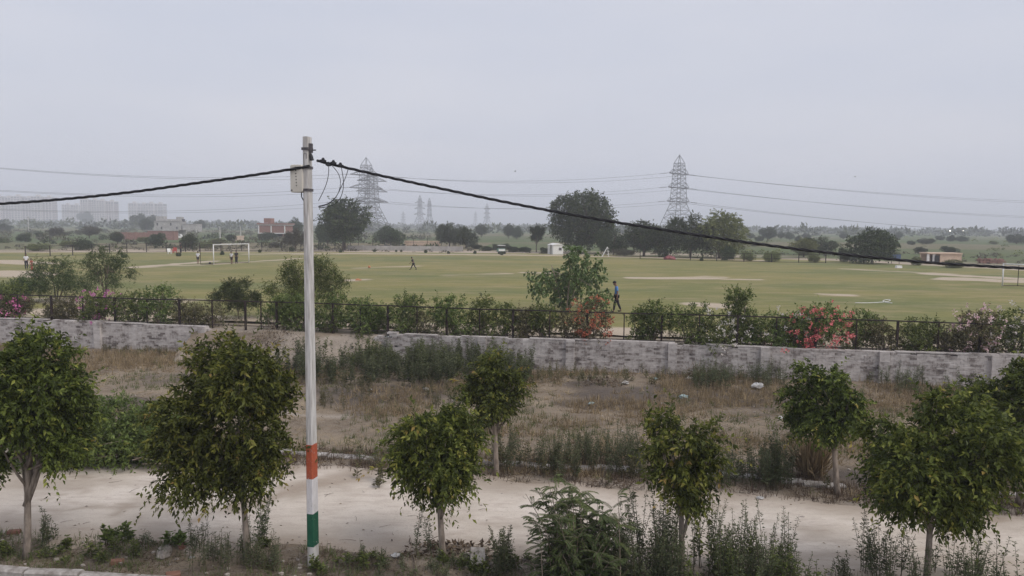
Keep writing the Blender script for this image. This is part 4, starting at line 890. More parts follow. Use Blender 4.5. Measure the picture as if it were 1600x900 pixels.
# dead leaves, pebbles and clods scattered on the road and verges
rng = np.random.default_rng(97); k = 900; x = rng.uniform(-14, 14, k); y = rng.uniform(12, 20, k); near = rng.random(k) < 0.75
y = np.where(near, edge_y(RN0, RN1, x) + np.abs(rng.normal(0, 0.6, k)) - 0.6, y); zz = gz(x, y) + 0.035
a = MB(); add_leaves(a, np.stack([x, y, zz], 1), rng.normal(size=(k, 3)) * np.array([1, 1, 0.25]), np.tile([0, 0, 1.0], (k, 1)) + rng.normal(0, 0.3, (k, 3)), 0.075, 0.03, rng.random(k)); tag(a.build('fallen_leaves', M['dryleaf']), kind='stuff')
a = MB()
for i in range(420):
    x = rng.uniform(-14, 14); y = rng.uniform(12.2, 31) if rng.random() < 0.6 else float(edge_y(RN0, RN1, x)) - rng.uniform(-0.3, 1.2); a.ball((x, y, gzf(x, y) + 0.015), rng.uniform(0.015, 0.06) * np.array([1, 0.8, 0.6]), 5, 3, 0, 0.5, rng)
tag(a.build('pebbles', M['stone']), kind='stuff')

mb = MB()
for i in range(170):
    x = rng.uniform(-14, 14); y = rng.uniform(12.6, 21) if i % 3 else float(edge_y(RN0, RN1, x)) + rng.normal(0, .5); z = gzf(x, y) + 0.045; a_ = rng.uniform(0, 3.14); L = rng.uniform(0.08, 0.34); e = np.array([x + L * math.cos(a_), y + L * math.sin(a_), z])
    mb.tube(curve((x, y, z), e, (rng.normal(0, .05), rng.normal(0, .05), 0.01), 4), [0.004, 0.004, 0.003, 0.002], 3, cap=False)
tag(mb.build('fallen_twigs', M['bark']), kind='stuff')
# stones, bricks and litter
def rock(px, py, size, label, seed, matn='stone', name='stone', cat='stone', group='stones and debris on the ground', seg=8, z=0.25):
    rng = np.random.default_rng(seed); q = G(px, py, 0); m = MB(); m.ball((0, 0, size[2] * z), np.array(size) / 2, seg, 5, 0, 0.55, rng)
    tag(m.build(name, M[matn], loc=(q[0], q[1], gzf(q[0], q[1])), rz=rng.uniform(0, 3)), label, cat, group)
rock(256, 862, (0.55, 0.3, 0.14), 'flat pale stone on the verge left of the round tree', 301)
rock(286, 856, (0.2, 0.14, 0.1), 'small reddish stone on the verge left of the round tree', 302, 'brick')
rock(738, 868, (0.5, 0.35, 0.1), 'flat pale stone by the road edge behind the concrete slab', 303)
def slab(px, py, size, rot, label, matn, name, cat):
    q = G(px, py, 0); m = MB(); m.box((0, 0, 0), size, taper=0.94); o = m.build(name, M[matn], loc=(q[0], q[1], gzf(q[0], q[1]) + size[2] * 0.5)); o.rotation_euler = rot; tag(o, label, cat)
slab(746, 882, (0.28, 0.06, 0.30), (rad(-38), rad(8), rad(15)), 'tilted square concrete slab beside the dense upright weed', 'kerb', 'concrete_slab', 'slab')
slab(22, 834, (0.23, 0.11, 0.07), (0, 0, 0.2), 'single brown brick at the road edge left of the forked trunk', 'brick', 'brick', 'brick')
slab(183, 878, (0.23, 0.11, 0.07), (0.05, 0.1, 0.4), 'loose brick on the near verge, right of the forked trunk', 'brick', 'brick', 'brick')
for i, px in enumerate((5, 28, 55, 85)):
    slab(px, 899, (0.23, 0.11, 0.10), (0.1 * i, 0.05, 0.3 * i - 0.3), ['red brick in the bottom left corner', 'second red brick from the bottom left corner', 'third red brick from the bottom left corner', 'fourth red brick from the bottom left corner'][i], 'brick', 'brick', 'brick')
slab(270, 894, (0.24, 0.14, 0.09), (0.15, 0.1, 0.5), 'orange brick lying on the near kerb', 'brick', 'brick', 'brick')
slab(300, 866, (0.09, 0.05, 0.02), (0.3, 0.2, 0.7), 'scrap of white plastic on the verge left of the round tree', 'litter', 'plastic_scrap', 'litter')
def bag(px, py, s, label, seed, matn='litter'):
    rng = np.random.default_rng(seed); q = G(px, py, 0); m = MB(); m.ball((0, 0, s * 0.22), np.array([s, s * 0.7, s * 0.45]) / 2 * 0.75, 9, 6, 0, 0.75, rng); tag(m.build('litter_bag', M[matn], loc=(q[0], q[1], gzf(q[0], q[1]))), label, 'litter', 'plastic litter on the ground')
for i, (x, y, s, l, mn) in enumerate(((619, 873, 0.22, 'crumpled white plastic bag on the near verge right of the painted pole', 'litter'), (578, 611, 0.24, 'white bag below the tall weeds right of the pole', 'litter'), (665, 612, 0.3, 'larger white bag below the tall weeds in the middle', 'litter'), (646, 594, 0.2, 'small white scrap among the tall weeds', 'litter'),
        (978, 602, 0.38, 'white bag on the dry grass left of the second wall pier', 'litter'), (1024, 594, 0.25, 'pale blue bag near the foot of the wall', 'litterb'), (1076, 594, 0.36, 'white bag below the middle wall pier', 'litter'), (1068, 626, 0.4, 'flat blue green bag on the bare ground', 'litterb'),
        (923, 632, 0.3, 'flat pale bag on the burnt ground', 'litterb'), (1183, 609, 0.6, 'large white plastic sheet by the weeds under the right wall', 'litter'), (1105, 597, 0.22, 'small white scrap right of the middle wall pier', 'litter'), (1220, 656, 0.25, 'white scrap left of the far young tree', 'litter'), (1188, 782, 0.22, 'white scrap on the road edge', 'litter'), (921, 597, 0.22, 'small white scrap in front of the first wall pier', 'litter'), (1037, 634, 0.25, 'white scrap near the blue green bag', 'litter'))):
    bag(x, y, s, l, 400 + i, mn)
m = MB(); c = spline([G(x, y, ZF + 0.03) for x, y in ((1336, 473), (1350, 473.5), (1362, 473), (1374, 472.5), (1386, 471.5), (1392, 469.5), (1390, 467.5), (1383, 468.5), (1378, 470), (1384, 473), (1394, 473.5))], 60); m.tube(c - c[0], 0.022, 5)
tag(m.build('garden_hose', M['white'], loc=tuple(c[0]), smooth=True), 'pale hose lying in a loop on the lawn at the right', 'hose')

# ------------------------------------------------------------------ people
def skin_obj(name, V, E, Rr, mat, parent, sub=1, root=0):
    me = bpy.data.meshes.new(name); me.from_pydata([tuple(v) for v in V], E, []); o = bpy.data.objects.new(name, me); COL.objects.link(o)
    sk = o.modifiers.new('skin', 'SKIN'); sk.use_smooth_shade = True
    if not me.skin_vertices: me.skin_vertices.new() if hasattr(me.skin_vertices, 'new') else None
    for i, d in enumerate(me.skin_vertices[0].data):
        r = Rr[i]; d.radius = (r, r) if not isinstance(r, tuple) else r; d.use_root = (i == root)
    s = o.modifiers.new('sub', 'SUBSURF'); s.levels = sub; s.render_levels = sub
    bpy.context.view_layer.update()
    ev = o.evaluated_get(bpy.context.evaluated_depsgraph_get()); nm = bpy.data.meshes.new_from_object(ev); nm.name = name
    o.modifiers.clear(); o.data = nm; nm.materials.clear(); nm.materials.append(mat); o.parent = parent
    return o
def rx_(v, a): c, s = math.cos(a), math.sin(a); return np.array([v[0], v[1] * c - v[2] * s, v[1] * s + v[2] * c])
def person(label, px, py, height, face, shirt, legs, legmat, pose, z0=ZF, sub=1, group=None, short_legs=False):
    """face: heading of the local +y axis; pose: hipL, kneeL, hipR, kneeR, armL, elbL, armR, elbR, lean, bow (degrees)"""
    b = G(px, py, z0); root = thing('person', label, 'person', (b[0], b[1], z0), rad(face), group); k = height / 1.75
    po = dict(hipL=0, kneeL=3, hipR=0, kneeR=3, armL=3, elbL=12, armR=3, elbR=12, lean=2, bow=8, abd=7); po.update(pose)
    V, E, Rr = [], [], []
    def v(p, r, frm=None):
        V.append(np.array(p, float)); Rr.append(r)
        if frm is not None: E.append((frm, len(V) - 1))
        return len(V) - 1
    L = rad(-po['lean'])
    def T(p): q = rx_(np.array(p) - np.array([0, 0, .93]), L); return q + np.array([0, 0, .93])
    pel = v((0, 0, .93), (.135, .10)); sp = v(T((0, 0, 1.12)), (.125, .085), pel); ch = v(T((0, .005, 1.32)), (.15, .10), sp); nb = v(T((0, 0, 1.46)), .062, ch)
    bw = rad(-po['bow']); nbp = V[nb]
    def H(p): return nbp + rx_(rx_(np.array(p), bw), L)
    n1 = v(H((0, .01, .06)), .052, nb); h1 = v(H((0, .03, .115)), (.068, .080), n1); h2 = v(H((0, .025, .19)), (.078, .092), h1); h3 = v(H((0, .015, .26)), (.06, .07), h2)
    v(H((0, .125, .15)), .014, h1); ears = [v(H((s * .085, .01, .155)), .018, h2) for s in (-1, 1)]
    J = {}
    for s, nm in ((-1, 'L'), (1, 'R')):
        sh = v(T((s * .175, 0, 1.41)), .058, ch); a = rad(po['arm' + nm]); ab = rad(po['abd'])
        def arm(p, aa): q = rx_(np.array(p), aa); return np.array([q[0] * math.cos(ab) + s * -q[2] * math.sin(ab), q[1], q[2] * math.cos(ab)])
        mid = v(V[sh] + arm((0, 0, -.14), a), .048, sh); el = v(V[sh] + arm((0, 0, -.29), a), .040, mid); e = a + rad(po['elb' + nm])
        wr = v(V[el] + arm((0, 0, -.25), e), (.030, .024), el); pm = v(V[wr] + arm((0, 0.005, -.075), e), (.036, .016), wr)
        for q_, (fx_, ln) in enumerate(((-.026, .075), (-.009, .085), (.009, .08), (.026, .062))):
            f1 = v(V[pm] + arm((0, fx_, -.035), e), .0095, pm); f2 = v(V[f1] + arm((-s * .006, fx_ * .1, -ln * .55), e + .15), .0085, f1); v(V[f2] + arm((-s * .010, 0, -ln * .45), e + .5), .007, f2)
        t1 = v(V[wr] + arm((0, .035, -.035), e), .012, wr); v(V[t1] + arm((0, .018, -.045), e), .009, t1)
        hp = v((s * .092, 0, .885), .088, pel); a = rad(po['hip' + nm]); kn = v(V[hp] + rx_(np.array([0, 0, -.42]), a), .056, hp); c = a - rad(po['knee' + nm])
        cf = v(V[kn] + rx_(np.array([0, -.015, -.13]), c), .054, kn); an = v(V[kn] + rx_(np.array([0, 0, -.40]), c), .036, cf)
        to = v(V[an] + rx_(np.array([0, .07, -.045]), c * .3), (.040, .03), an); v(V[to] + rx_(np.array([0, .085, -.005]), c * .3), (.034, .022), to)
        J[nm] = (sh, mid, el, wr, hp, kn, an, to)
    low = min(min(V[J[n_][7]][2] for n_ in 'LR') - .028, 9)
    V = [(p - np.array([0, 0, low])) * k for p in V]; sc = lambda r: tuple(x * k for x in r) if isinstance(r, tuple) else r * k
    R2 = [sc(r) for r in Rr]
    skin_obj('body', V, E, R2, M['skin'], root, sub)
    # shirt
    g = 0.016 * k; sv = [V[pel] + (V[sp] - V[pel]) * .1, V[sp], V[ch], V[nb] * .75 + V[ch] * .25]; sr = [(.150 * k, .115 * k), (.140 * k, .100 * k), (.163 * k, .114 * k), .085 * k]; se = [(0, 1), (1, 2), (2, 3)]
    for nm in 'LR':
        sh, mid, el = J[nm][:3]; i = len(sv); sv += [V[sh], V[mid], V[mid] * .45 + V[el] * .55]; sr += [.070 * k, .064 * k, .066 * k]; se += [(2, i), (i, i + 1), (i + 1, i + 2)]
    skin_obj('shirt', sv, se, sr, M[shirt], root, sub, 1)
    # trousers or shorts
    sv = [V[pel] + np.array([0, 0, .04 * k])]; sr = [(.146 * k, .112 * k)]; se = []
    for nm in 'LR':
        hp, kn, an = J[nm][4:7]; i = len(sv); sv += [V[hp], V[kn] * (.8 if short_legs else 1) + V[hp] * (.2 if short_legs else 0)]; sr += [.102 * k, .074 * k]; se += [(0, i), (i, i + 1)]
        if not short_legs: sv.append(V[kn] * .08 + V[an] * .92); sr.append(.055 * k); se.append((i + 1, i + 2))
    skin_obj('shorts' if short_legs else 'trousers', sv, se, sr, M[legmat], root, sub)
    hm = MB(); hc = (V[h2] + V[h3]) / 2
    hm.ball((0, 0, 0), (.092 * k, .106 * k, .098 * k), 12, 8); vv = hm.v[0]; vv[:, 2] = np.where((vv[:, 1] > 0.03 * k) & (vv[:, 2] < 0.01 * k), 0.01 * k, vv[:, 2]); vv[:, 1] = np.where(vv[:, 2] < -0.02 * k, np.minimum(vv[:, 1], 0.0), vv[:, 1])
    o = hm.build('hair', M['hair'], root, smooth=True); o.location = tuple(hc + np.array([0, -.012, .012]) * k); o.rotation_euler = (bw + L, 0, 0)
    for s in (-1, 1):
        e = MB(); e.ball((0, 0, 0), .011 * k, 6, 4); o = e.build('eye', M['dark'], root); o.location = tuple(V[h1] + rx_(rx_(np.array([s * .03, .072, .055]) * k, bw), L))
        e = MB(); e.ball((0, 0, 0), np.array([.043, .115, .036]) * k, 8, 5); o = e.build('shoe', M['dark' if short_legs else 'c_dark'], root, smooth=True)
        nm = 'L' if s < 0 else 'R'; an, to = J[nm][6:8]; o.location = tuple(V[to] + np.array([0, .02, 0.008]) * k)
    return root
person('boy in blue t-shirt and dark trousers walking with bowed head beside the fence', 963, 487.5, 1.80, 88, 'c_blue', 1, 'c_dark', dict(hipL=16, kneeL=10, hipR=-14, kneeR=10, armL=-8, armR=6, bow=26, lean=2), sub=2)
person('dark clothed player striding alone in the middle of the lawn', 646, 421.5, 1.48, 80, 'c_dark', 1, 'c_dark', dict(hipL=26, kneeL=2, hipR=-22, kneeR=14, armL=14, elbL=30, armR=-16, lean=14, bow=14))
GP = 'players around the football goal'
person('player in white shirt and dark shorts standing outside the goal on its left', 309.5, 412.5, 1.5, 10, 'c_white', 1, 'c_dark', dict(hipL=2, hipR=-2, elbL=40, elbR=40), short_legs=True, group=GP)
person('player in white shirt inside the goal beside the dark clothed one', 362, 412.6, 1.5, 170, 'c_white', 1, 'c_dark', dict(hipL=4, hipR=-4), short_legs=True, group=GP)
person('player in all dark clothes inside the goal', 369.5, 412.0, 1.58, 200, 'c_dark', 1, 'c_dark', dict(hipL=6, hipR=-5), group=GP)
person('person in dark clothes standing beyond the goal near the chairs', 282.5, 396, 1.75, 150, 'c_dark', 1, 'c_dark', {})
person('person in white shirt standing at the far left edge of the lawn', 41.5, 421, 1.6, 200, 'c_white', 1, 'c_dark', dict(elbL=50, elbR=50))
person('small person in red standing behind the feathery trees at the far left', 50, 424, 1.25, 160, 'c_red', 1, 'c_red', dict(armL=20, armR=20))

# ------------------------------------------------------------------ football goals, balls
def goal(label, A, B, D, H, r=0.06):
    A, B, D = [np.array(p[:2]) for p in (A, B, D)]; root = thing('football_goal', label, 'goal', (A[0], A[1], ZF)); b = np.append(B - A, 0); d = np.append(D - A, 0); z = np.array([0, 0, H]); o = np.zeros(3)
    for n, p0, p1, m_, rr in (('post', o, z, 'white', r), ('post', b, b + z, 'white', r), ('crossbar', z - [0, 0, 0.0], b + z, 'white', r)):
        m = MB(); ex = unit(p1 - p0) * (rr * 0.9 if n == 'crossbar' else 0); m.tube([p0 - ex, p1 + ex], rr, 8); m.build(n, M[m_], root, smooth=True)
    m = MB(); q = 0.030
    for p0, p1 in ((d, d + z * .98), (b + d, b + d + z * .98), (d + z * .98, b + d + z * .98), (d + [0, 0, .04], b + d + [0, 0, .04]), (o + [0, 0, .04], d + [0, 0, .04]), (b + [0, 0, .04], b + d + [0, 0, .04]), (z * .99, d + z * .98), (b + z * .99, b + d + z * .98)): m.tube([p0, p1], q, 5)
    m.build('back_frame', M['steel_black'], root)
goal('white football goal with black back frame at the far left of the lawn', G(334, 413.3, ZF), G(389, 410.5, ZF), G(313.5, 413.2, ZF), 2.33)
goal('white football goal cut off by the right edge of the view', G(1566, 447, ZF), G(1655, 452, ZF), G(1590, 447, ZF), 1.92)
def ball(px, py, r, mat, label, name='ball'):
    b = G(px, py, ZF); m = MB(); m.ball((0, 0, 0), r, 10, 7); tag(m.build(name, M[mat], loc=(b[0], b[1], ZF + r * 0.8), smooth=True), label, 'ball')
ball(328, 412.5, 0.14, 'dark', 'dark ball lying by the foot of the left goal post'); ball(577, 418.8, 0.16, 'orange', 'small orange ball alone on the lawn')
b = G(560, 438, ZF); m = MB(); m.box((0, 0, 0.04), (0.5, 0.3, 0.07)); m.ball((-0.05, 0, 0.08), (0.18, 0.12, 0.08), 8, 5); tag(m.build('orange_bundle', M['orange'], loc=(b[0], b[1], ZF)), 'flat orange bundle lying on the lawn right of the pole', 'bundle')
def chair(px, py, mat, label, rz):
    b = G(px, py, 1.1); r = thing('chair', label, 'chair', (b[0], b[1], 1.1), rz, 'plastic chairs beyond the football goal')
    m = MB(); m.box((0, 0, .44), (.52, .5, .05)); m.build('seat', M[mat], r); m = MB(); m.box((0, .26, .72), (.52, .05, .5), taper=1.05); m.build('backrest', M[mat], r)
    for x in (-.22, .22):
        m = MB(); m.box((x * 1.15, .0, .62), (.05, .46, .04)); m.box((x * 1.15, -.2, .53), (.04, .05, .16)); m.build('armrest', M[mat], r)
        for y in (-.2, .2): m = MB(); m.beam((x * 1.1, y * 1.15, 0), (x, y, .42), .06); m.build('leg', M[mat], r)
chair(265, 398, 'white', 'white plastic chair beyond the football goal', 0.8); chair(273.5, 396.5, 'c_red', 'red plastic chair behind the white chair, left one', 0.3); chair(270, 396.0, 'c_red', 'red plastic chair behind the white chair, right one', -0.6)

# ------------------------------------------------------------------ trees beyond the field
def tree_proto(seed, w, clear, style, matn, n_lobes=22, dens=1.0, leafs=0.032, tr=0.03):
    """unit-height tree (height 10) with trunk and crown"""
    rng = np.random.default_rng(seed); Hh = 10.0; rx = w * 5.0; zb = clear * Hh; root = bpy.data.objects.new('tree', None); COL.objects.link(root)
    lobes = crown_lobes(rng, (rng.normal(0, .2), 0), (Hh + zb) / 2, rx, (Hh - zb) / 2, n_lobes, rl=(0.30, 0.52) if style == 'dense' else (0.18, 0.30))
    t = MB(); limbs(t, rng, lobes, (0, 0, -0.2), (rng.normal(0, .25), 0, zb + (Hh - zb) * .4), tr * 10, 0.4, 7, .2); t.build('trunk', M['bark'], root, smooth=True)
    c = MB(); p, u = lobe_points(rng, lobes, int(1650 * dens), 0.50 if style == 'dense' else 0.2); d = unit(u + rng.normal(0, .5, p.shape) + np.array([0, 0, .1])); p = p + d * np.where(rng.random(len(p)) < .14, rng.uniform(.2, .75, len(p)), 0)[:, None]
    spray_leaves(c, p - d * .3, d, rng, 9, leafs * 10, leafs * 6, 0.95, .5, spread=1.0, young=.3); c.build('crown', M[matn], root)
    return root
PT = {'big': tree_proto(501, 0.92, 0.12, 'dense', 'far', 30, 1.9, 0.026), 'round': tree_proto(502, 1.15, 0.10, 'dense', 'far', 22, 1.2, 0.030), 'tall': tree_proto(503, 0.88, 0.2, 'dense', 'far', 20, 1.1, 0.032, 0.038),
      'pale': tree_proto(504, 1.12, 0.14, 'dense', 'far_pale', 24, 1.3, 0.028), 'sparse': tree_proto(505, 0.8, 0.38, 'sparse', 'far', 16, 0.6, 0.03, 0.02), 'dry': tree_proto(506, 1.2, 0.12, 'sparse', 'far_dry', 24, 0.8, 0.028, 0.02),
      'bush': tree_proto(507, 1.3, 0.03, 'dense', 'far', 18, 0.8, 0.042, 0.02), 'palebush': tree_proto(508, 1.3, 0.03, 'dense', 'far_pale', 18, 0.7, 0.042, 0.02), 'spread': tree_proto(509, 1.25, 0.22, 'dense', 'far', 26, 1.2, 0.030)}
WID = {'big': .92, 'round': 1.15, 'tall': .88, 'pale': 1.12, 'sparse': .8, 'dry': 1.2, 'bush': 1.3, 'palebush': 1.3, 'spread': 1.25}
used = set(); rng = np.random.default_rng(600)
def ftree(px, basey, topy, wpx, kind, label, Y=None, group=None, cat=None):
    b = G(px, basey, 1.08) if Y is None else P(px, basey, Y); Yd = b[1]; h = P(px, topy, Yd)[2] - 1.0; s = h / 10.2; wx = wpx * Yd / F / (WID[kind] * 9.3)
    r = PT[kind]; rz = rng.uniform(0, 6.28)
    if kind not in used: used.add(kind); o = r; o.location = (b[0], b[1], 1.0); o.rotation_euler = (0, 0, rz); o.scale = (wx, wx, s)
    else: o = dup(r, (b[0], b[1], 1.0), rz, (wx, wx, s))
    c = cat or ('bush' if 'bush' in kind else 'tree'); o.name = 'bush' if c == 'bush' else 'tree'
    for k in ('group',):
        if k in o: del o[k]
    tag(o, label, c, group)
ftree(907, 396, 291, 98, 'big', 'tallest dark tree beyond the field, behind the white cabin')
ftree(537, 391, 308, 76, 'tall', 'large tree beside the left pylon, right of the painted pole', group='trees beyond the field')
ftree(610, 384, 350, 53, 'round', 'low round dark tree just right of the left pylon')
ftree(702, 386, 345, 42, 'round', 'left crown of the twin trees beyond the low wall'); ftree(728, 388, 350, 42, 'round', 'right crown of the twin trees beyond the low wall')
ftree(752, 371, 350, 22, 'spread', 'small tree right of the twin trees, farther back'); ftree(795, 373, 350, 22, 'spread', 'left one of two far round trees in the middle'); ftree(808, 374, 351, 20, 'round', 'right one of two far round trees in the middle')
ftree(838, 394, 350, 32, 'sparse', 'thin tree with bare stems left of the white cabin')
ftree(958, 399, 353, 52, 'round', 'dull green tree just right of the tallest tree'); ftree(1006, 402, 343, 52, 'tall', 'upright tree left of the right pylon'); ftree(1030, 403, 352, 44, 'bush', 'bushy tree at the foot of the right pylon', cat='tree')
ftree(1078, 404, 328, 70, 'round', 'dark broad tree touching the yellowish one by the right pylon'); ftree(1124, 405, 330, 92, 'pale', 'broad yellowish green tree right of the right pylon'); ftree(1137, 408, 383, 26, 'bush', 'dark bush under the yellowish green tree')
ftree(975, 402, 386, 40, 'dry', 'dry pale bush at the foot of the trees right of the cabin', cat='bush'); ftree(1168, 409, 392, 24, 'palebush', 'pale bush right of the yellowish tree'); ftree(1205, 410, 392, 30, 'palebush', 'pale bush left of the dense right hand trees'); ftree(1180, 385, 378, 20, 'palebush', 'small far bush behind the field fence')
ftree(1280, 398, 367, 48, 'round', 'dark half of the tree pair left of the large dense tree'); ftree(1256, 402, 372, 44, 'pale', 'paler half of the tree pair left of the large dense tree'); ftree(1318, 410, 386, 26, 'bush', 'bush hugging the left side of the large dense tree'); ftree(1272, 411, 396, 20, 'palebush', 'olive bush in front of the tree pair')
ftree(1362, 413, 354, 80, 'bush', 'large dense dark tree beyond the right part of the lawn', cat='tree')
ftree(1488, 420, 405, 34, 'palebush', 'grey green bush in front of the beige shed'); ftree(1432, 416, 401, 18, 'palebush', 'pale bush left of the beige shed'); ftree(1438, 397, 385, 20, 'bush', 'dark bush beyond the shed on its left'); ftree(1481, 396, 384, 30, 'bush', 'dark bush right behind the beige shed')
FG = 'far hazy trees on the plain at the right'
for px, by, ty, wp, k, lb in ((1199, 376, 354, 24, 'tall', 'tallest far hazy tree right of the yellowish tree'), (1173, 374, 364, 14, 'spread', 'far hazy tree just right of the yellowish tree'), (1186, 378, 367, 14, 'round', 'far hazy shrubby tree left of the tallest hazy one'), (1220, 374, 362, 12, 'spread', 'small far hazy tree right of the tallest hazy one'),
        (1233, 375, 361, 18, 'round', 'wider far hazy tree left of the tree pair'), (1247, 378, 367, 12, 'round', 'low far hazy tree just above the tree pair'), (1260, 374, 365, 16, 'spread', 'far hazy tree behind the tree pair'), (1318, 374, 364, 15, 'spread', 'far hazy tree between the tree pair and the large dense tree'),
        (1404, 374, 362, 14, 'spread', 'far hazy tree right of the large dense tree'), (1424, 383, 375, 12, 'round', 'small hazy tree above the pale bush left of the shed'), (1447, 382, 371, 24, 'round', 'flat hazy tree above the beige shed'), (1469, 376, 367, 13, 'round', 'hazy round tree above the right end of the shed'), (1486, 378, 366, 16, 'round', 'left part of the hazy tree row below the lamps'), (1502, 378, 368, 22, 'round', 'right part of the hazy tree row below the lamps'),
        (1588, 382, 364, 26, 'round', 'hazy broad tree at the right edge of the view'), (1552, 382, 376, 14, 'palebush', 'tiny hazy bush near the right edge')):
    ftree(px, by, ty, wp, k, lb, group=FG, cat='tree')
FG = 'trees and bushes on the plain at the left'
for px, by, ty, wp, k, lb in ((133, 352, 330, 20, 'tall', 'hazy tree in front of the tallest apartment block'), (217, 358, 333, 22, 'tall', 'left tree of the dark group beside the grey building'), (238, 359, 335, 16, 'tall', 'right tree of the dark group beside the grey building'), (229, 362, 340, 22, 'bush', 'low middle tree of the dark group beside the grey building'),
        (184, 381, 362, 20, 'tall', 'lollipop shaped tree left of the long brick wall'), (247, 384, 363, 34, 'bush', 'dense bush in front of the long brick wall'), (297, 391, 364, 30, 'bush', 'dark bushy tree left of the goal behind the chairs'), (130, 391, 373, 32, 'bush', 'dark bush in the field behind the feathery trees'), (62, 374, 362, 16, 'sparse', 'small spindly tree on the far left scrub'), (40, 378, 364, 26, 'bush', 'bush on the far left scrub below the pink blocks'),
        (6, 362, 349, 26, 'bush', 'dark bush at the far left edge of the plain'), (140, 372, 350, 48, 'dry', 'wide brownish leafless looking tree in the left scrub'), (90, 374, 352, 40, 'dry', 'greyish loose tree left of the brownish one'), (185, 356, 348, 12, 'round', 'small dark tree above the lollipop shaped tree'), (195, 350, 343, 10, 'round', 'tiny hazy tree left of the dark group'),
        (312, 361, 343, 16, 'tall', 'dark tree right of the grey building'), (322, 355, 343, 12, 'round', 'hazy round tree right of the grey building'), (340, 354, 342, 18, 'round', 'hazy wide tree above the goal'), (356, 354, 344, 12, 'round', 'hazy small tree above the right goal post'), (394, 355, 343, 18, 'round', 'hazy tree left of the red brick house'),
        (361, 378, 365, 16, 'bush', 'dark round bush above the football goal'), (418, 376, 362, 34, 'bush', 'dark bushes in front of the red brick house'), (462, 372, 341, 26, 'spread', 'hazy tree right of the red brick house'), (462, 392, 352, 46, 'dry', 'large olive dry tree left of the painted pole'), (512, 384, 345, 34, 'round', 'dark tree between the pole and the large tree'),
        (430, 388, 376, 26, 'dry', 'dry bush on the field edge below the red brick house'), (340, 383, 372, 30, 'palebush', 'pale scrub bush above the goal crossbar'), (322, 388, 378, 24, 'palebush', 'pale scrub bush by the left goal post'), (108, 386, 376, 28, 'palebush', 'pale scrub bush left of the dark bush'), (222, 378, 370, 18, 'palebush', 'scrub bush by the left end of the brick wall'), (450, 384, 374, 26, 'dry', 'dry scrub bush left of the pole'),
        (60, 392, 380, 40, 'palebush', 'pale scrub along the field fence at the far left'), (70, 346, 336, 24, 'spread', 'hazy tree line piece below the pink blocks')):
    ftree(px, by, ty, wp, k, lb, group=FG)
for px, by, ty, wp in ((742, 389, 380, 24), (760, 392, 384, 22), (775, 391, 381, 20), (790, 390, 380, 20), (800, 394, 384, 26), (820, 394, 385, 22), (850, 396, 386, 20)):
    ftree(px, by, ty, wp, 'bush', {742: 'low dark hedge bush touching the twin trees', 760: 'low dark hedge bush second right of the twin trees', 775: 'low dark hedge bush behind the green cart on its left', 790: 'low dark hedge bush behind the green cart on its right', 800: 'widest low hedge bush right of the green cart', 820: 'low dark hedge bush left of the thin bare stemmed tree', 850: 'low dark hedge bush next to the white cabin'}[px], group='low hedge bushes left of the white cabin')
SG = 'small clipped shrubs along the far edge of the field'
for px, by, sz, lb in ((194, 404.5, 11, 'small clipped shrub left of the pale line on the lawn'), (279, 402, 9, 'small clipped shrub by the chairs'), (347, 399.5, 9, 'small clipped shrub seen through the goal'), (406, 395.5, 7, 'small clipped shrub right of the goal'), (456, 394, 10, 'small clipped shrub left of the painted pole'), (532, 395.5, 6, 'small clipped shrub below the large tree'),
        (585, 394.5, 6, 'small brownish shrub in front of the left end of the low wall'), (619, 394.5, 5, 'left shrub of the close pair before the low wall'), (627, 394.5, 5, 'right shrub of the close pair before the low wall'), (665, 396, 7, 'roundest small shrub before the low wall'), (701, 397.5, 6, 'small shrub before the right end of the low wall'), (742, 397.5, 7, 'small shrub right of the low wall'), (784, 399.5, 8, 'small shrub in front of the green cart'), (1096, 409, 8, 'small shrub below the yellowish tree')):
    ftree(px, by, by - sz, sz * 0.8, 'round', lb, group=SG, cat='shrub')

# scrub on the plain and the far tree line: uncountable
rng = np.random.default_rng(700)
def clumps(name, n, fy, size, per, leaf, matn, seed, xr=0.8, flt=None):
    rng = np.random.default_rng(seed); Yc = fy(rng, n); x = rng.uniform(-xr, xr, n) * Yc
    if flt is not None: k = flt(x, Yc); x, Yc = x[k], Yc[k]
    n = len(x); s = rng.uniform(size[0], size[1], n); u = unit(rng.normal(size=(n, per, 3))); u[..., 2] = np.abs(u[..., 2])
    p = u * rng.uniform(.5, 1, (n, per, 1)) * s[:, None, None] * np.array([1.25, 1, .9]); p += np.stack([x, Yc, np.full(n, 1.0)], 1)[:, None]
    p = p.reshape(-1, 3); L = np.repeat(s, per) * leaf * rng.uniform(.6, 1.3, n * per); r = np.repeat(rng.random(n) * .6, per) + rng.random(n * per) * .4
    mb = MB(); add_leaves(mb, p, u.reshape(-1, 3) + rng.normal(0, .5, p.shape), rng.normal(size=p.shape), L, L * .6, r); return tag(mb.build(name, M[matn]), kind='stuff')
left = lambda x, y: (x < -0.10 * y)
clumps('scrub', 420, lambda r, n: r.uniform(135, 420, n), (0.5, 1.8), 60, .45, 'far_dry', 701, flt=left)
clumps('scrub', 360, lambda r, n: r.uniform(135, 520, n), (0.5, 1.6), 60, .45, 'far', 702, flt=left)
clumps('scrub', 200, lambda r, n: r.uniform(138, 420, n), (0.4, 1.2), 50, .45, 'far_pale', 703, flt=lambda x, y: x > 0.22 * y)
clumps('scrub', 240, lambda r, n: r.uniform(128, 150, n), (0.25, 0.7), 40, .45, 'far_dry', 704)
clumps('scrub', 150, lambda r, n: r.uniform(70, 118, n), (0.3, 0.9), 50, .45, 'far_dry', 706, flt=lambda x, y: (x > np.interp(y, [70, 90, 112, 118], [76, 68, 55, 46])))
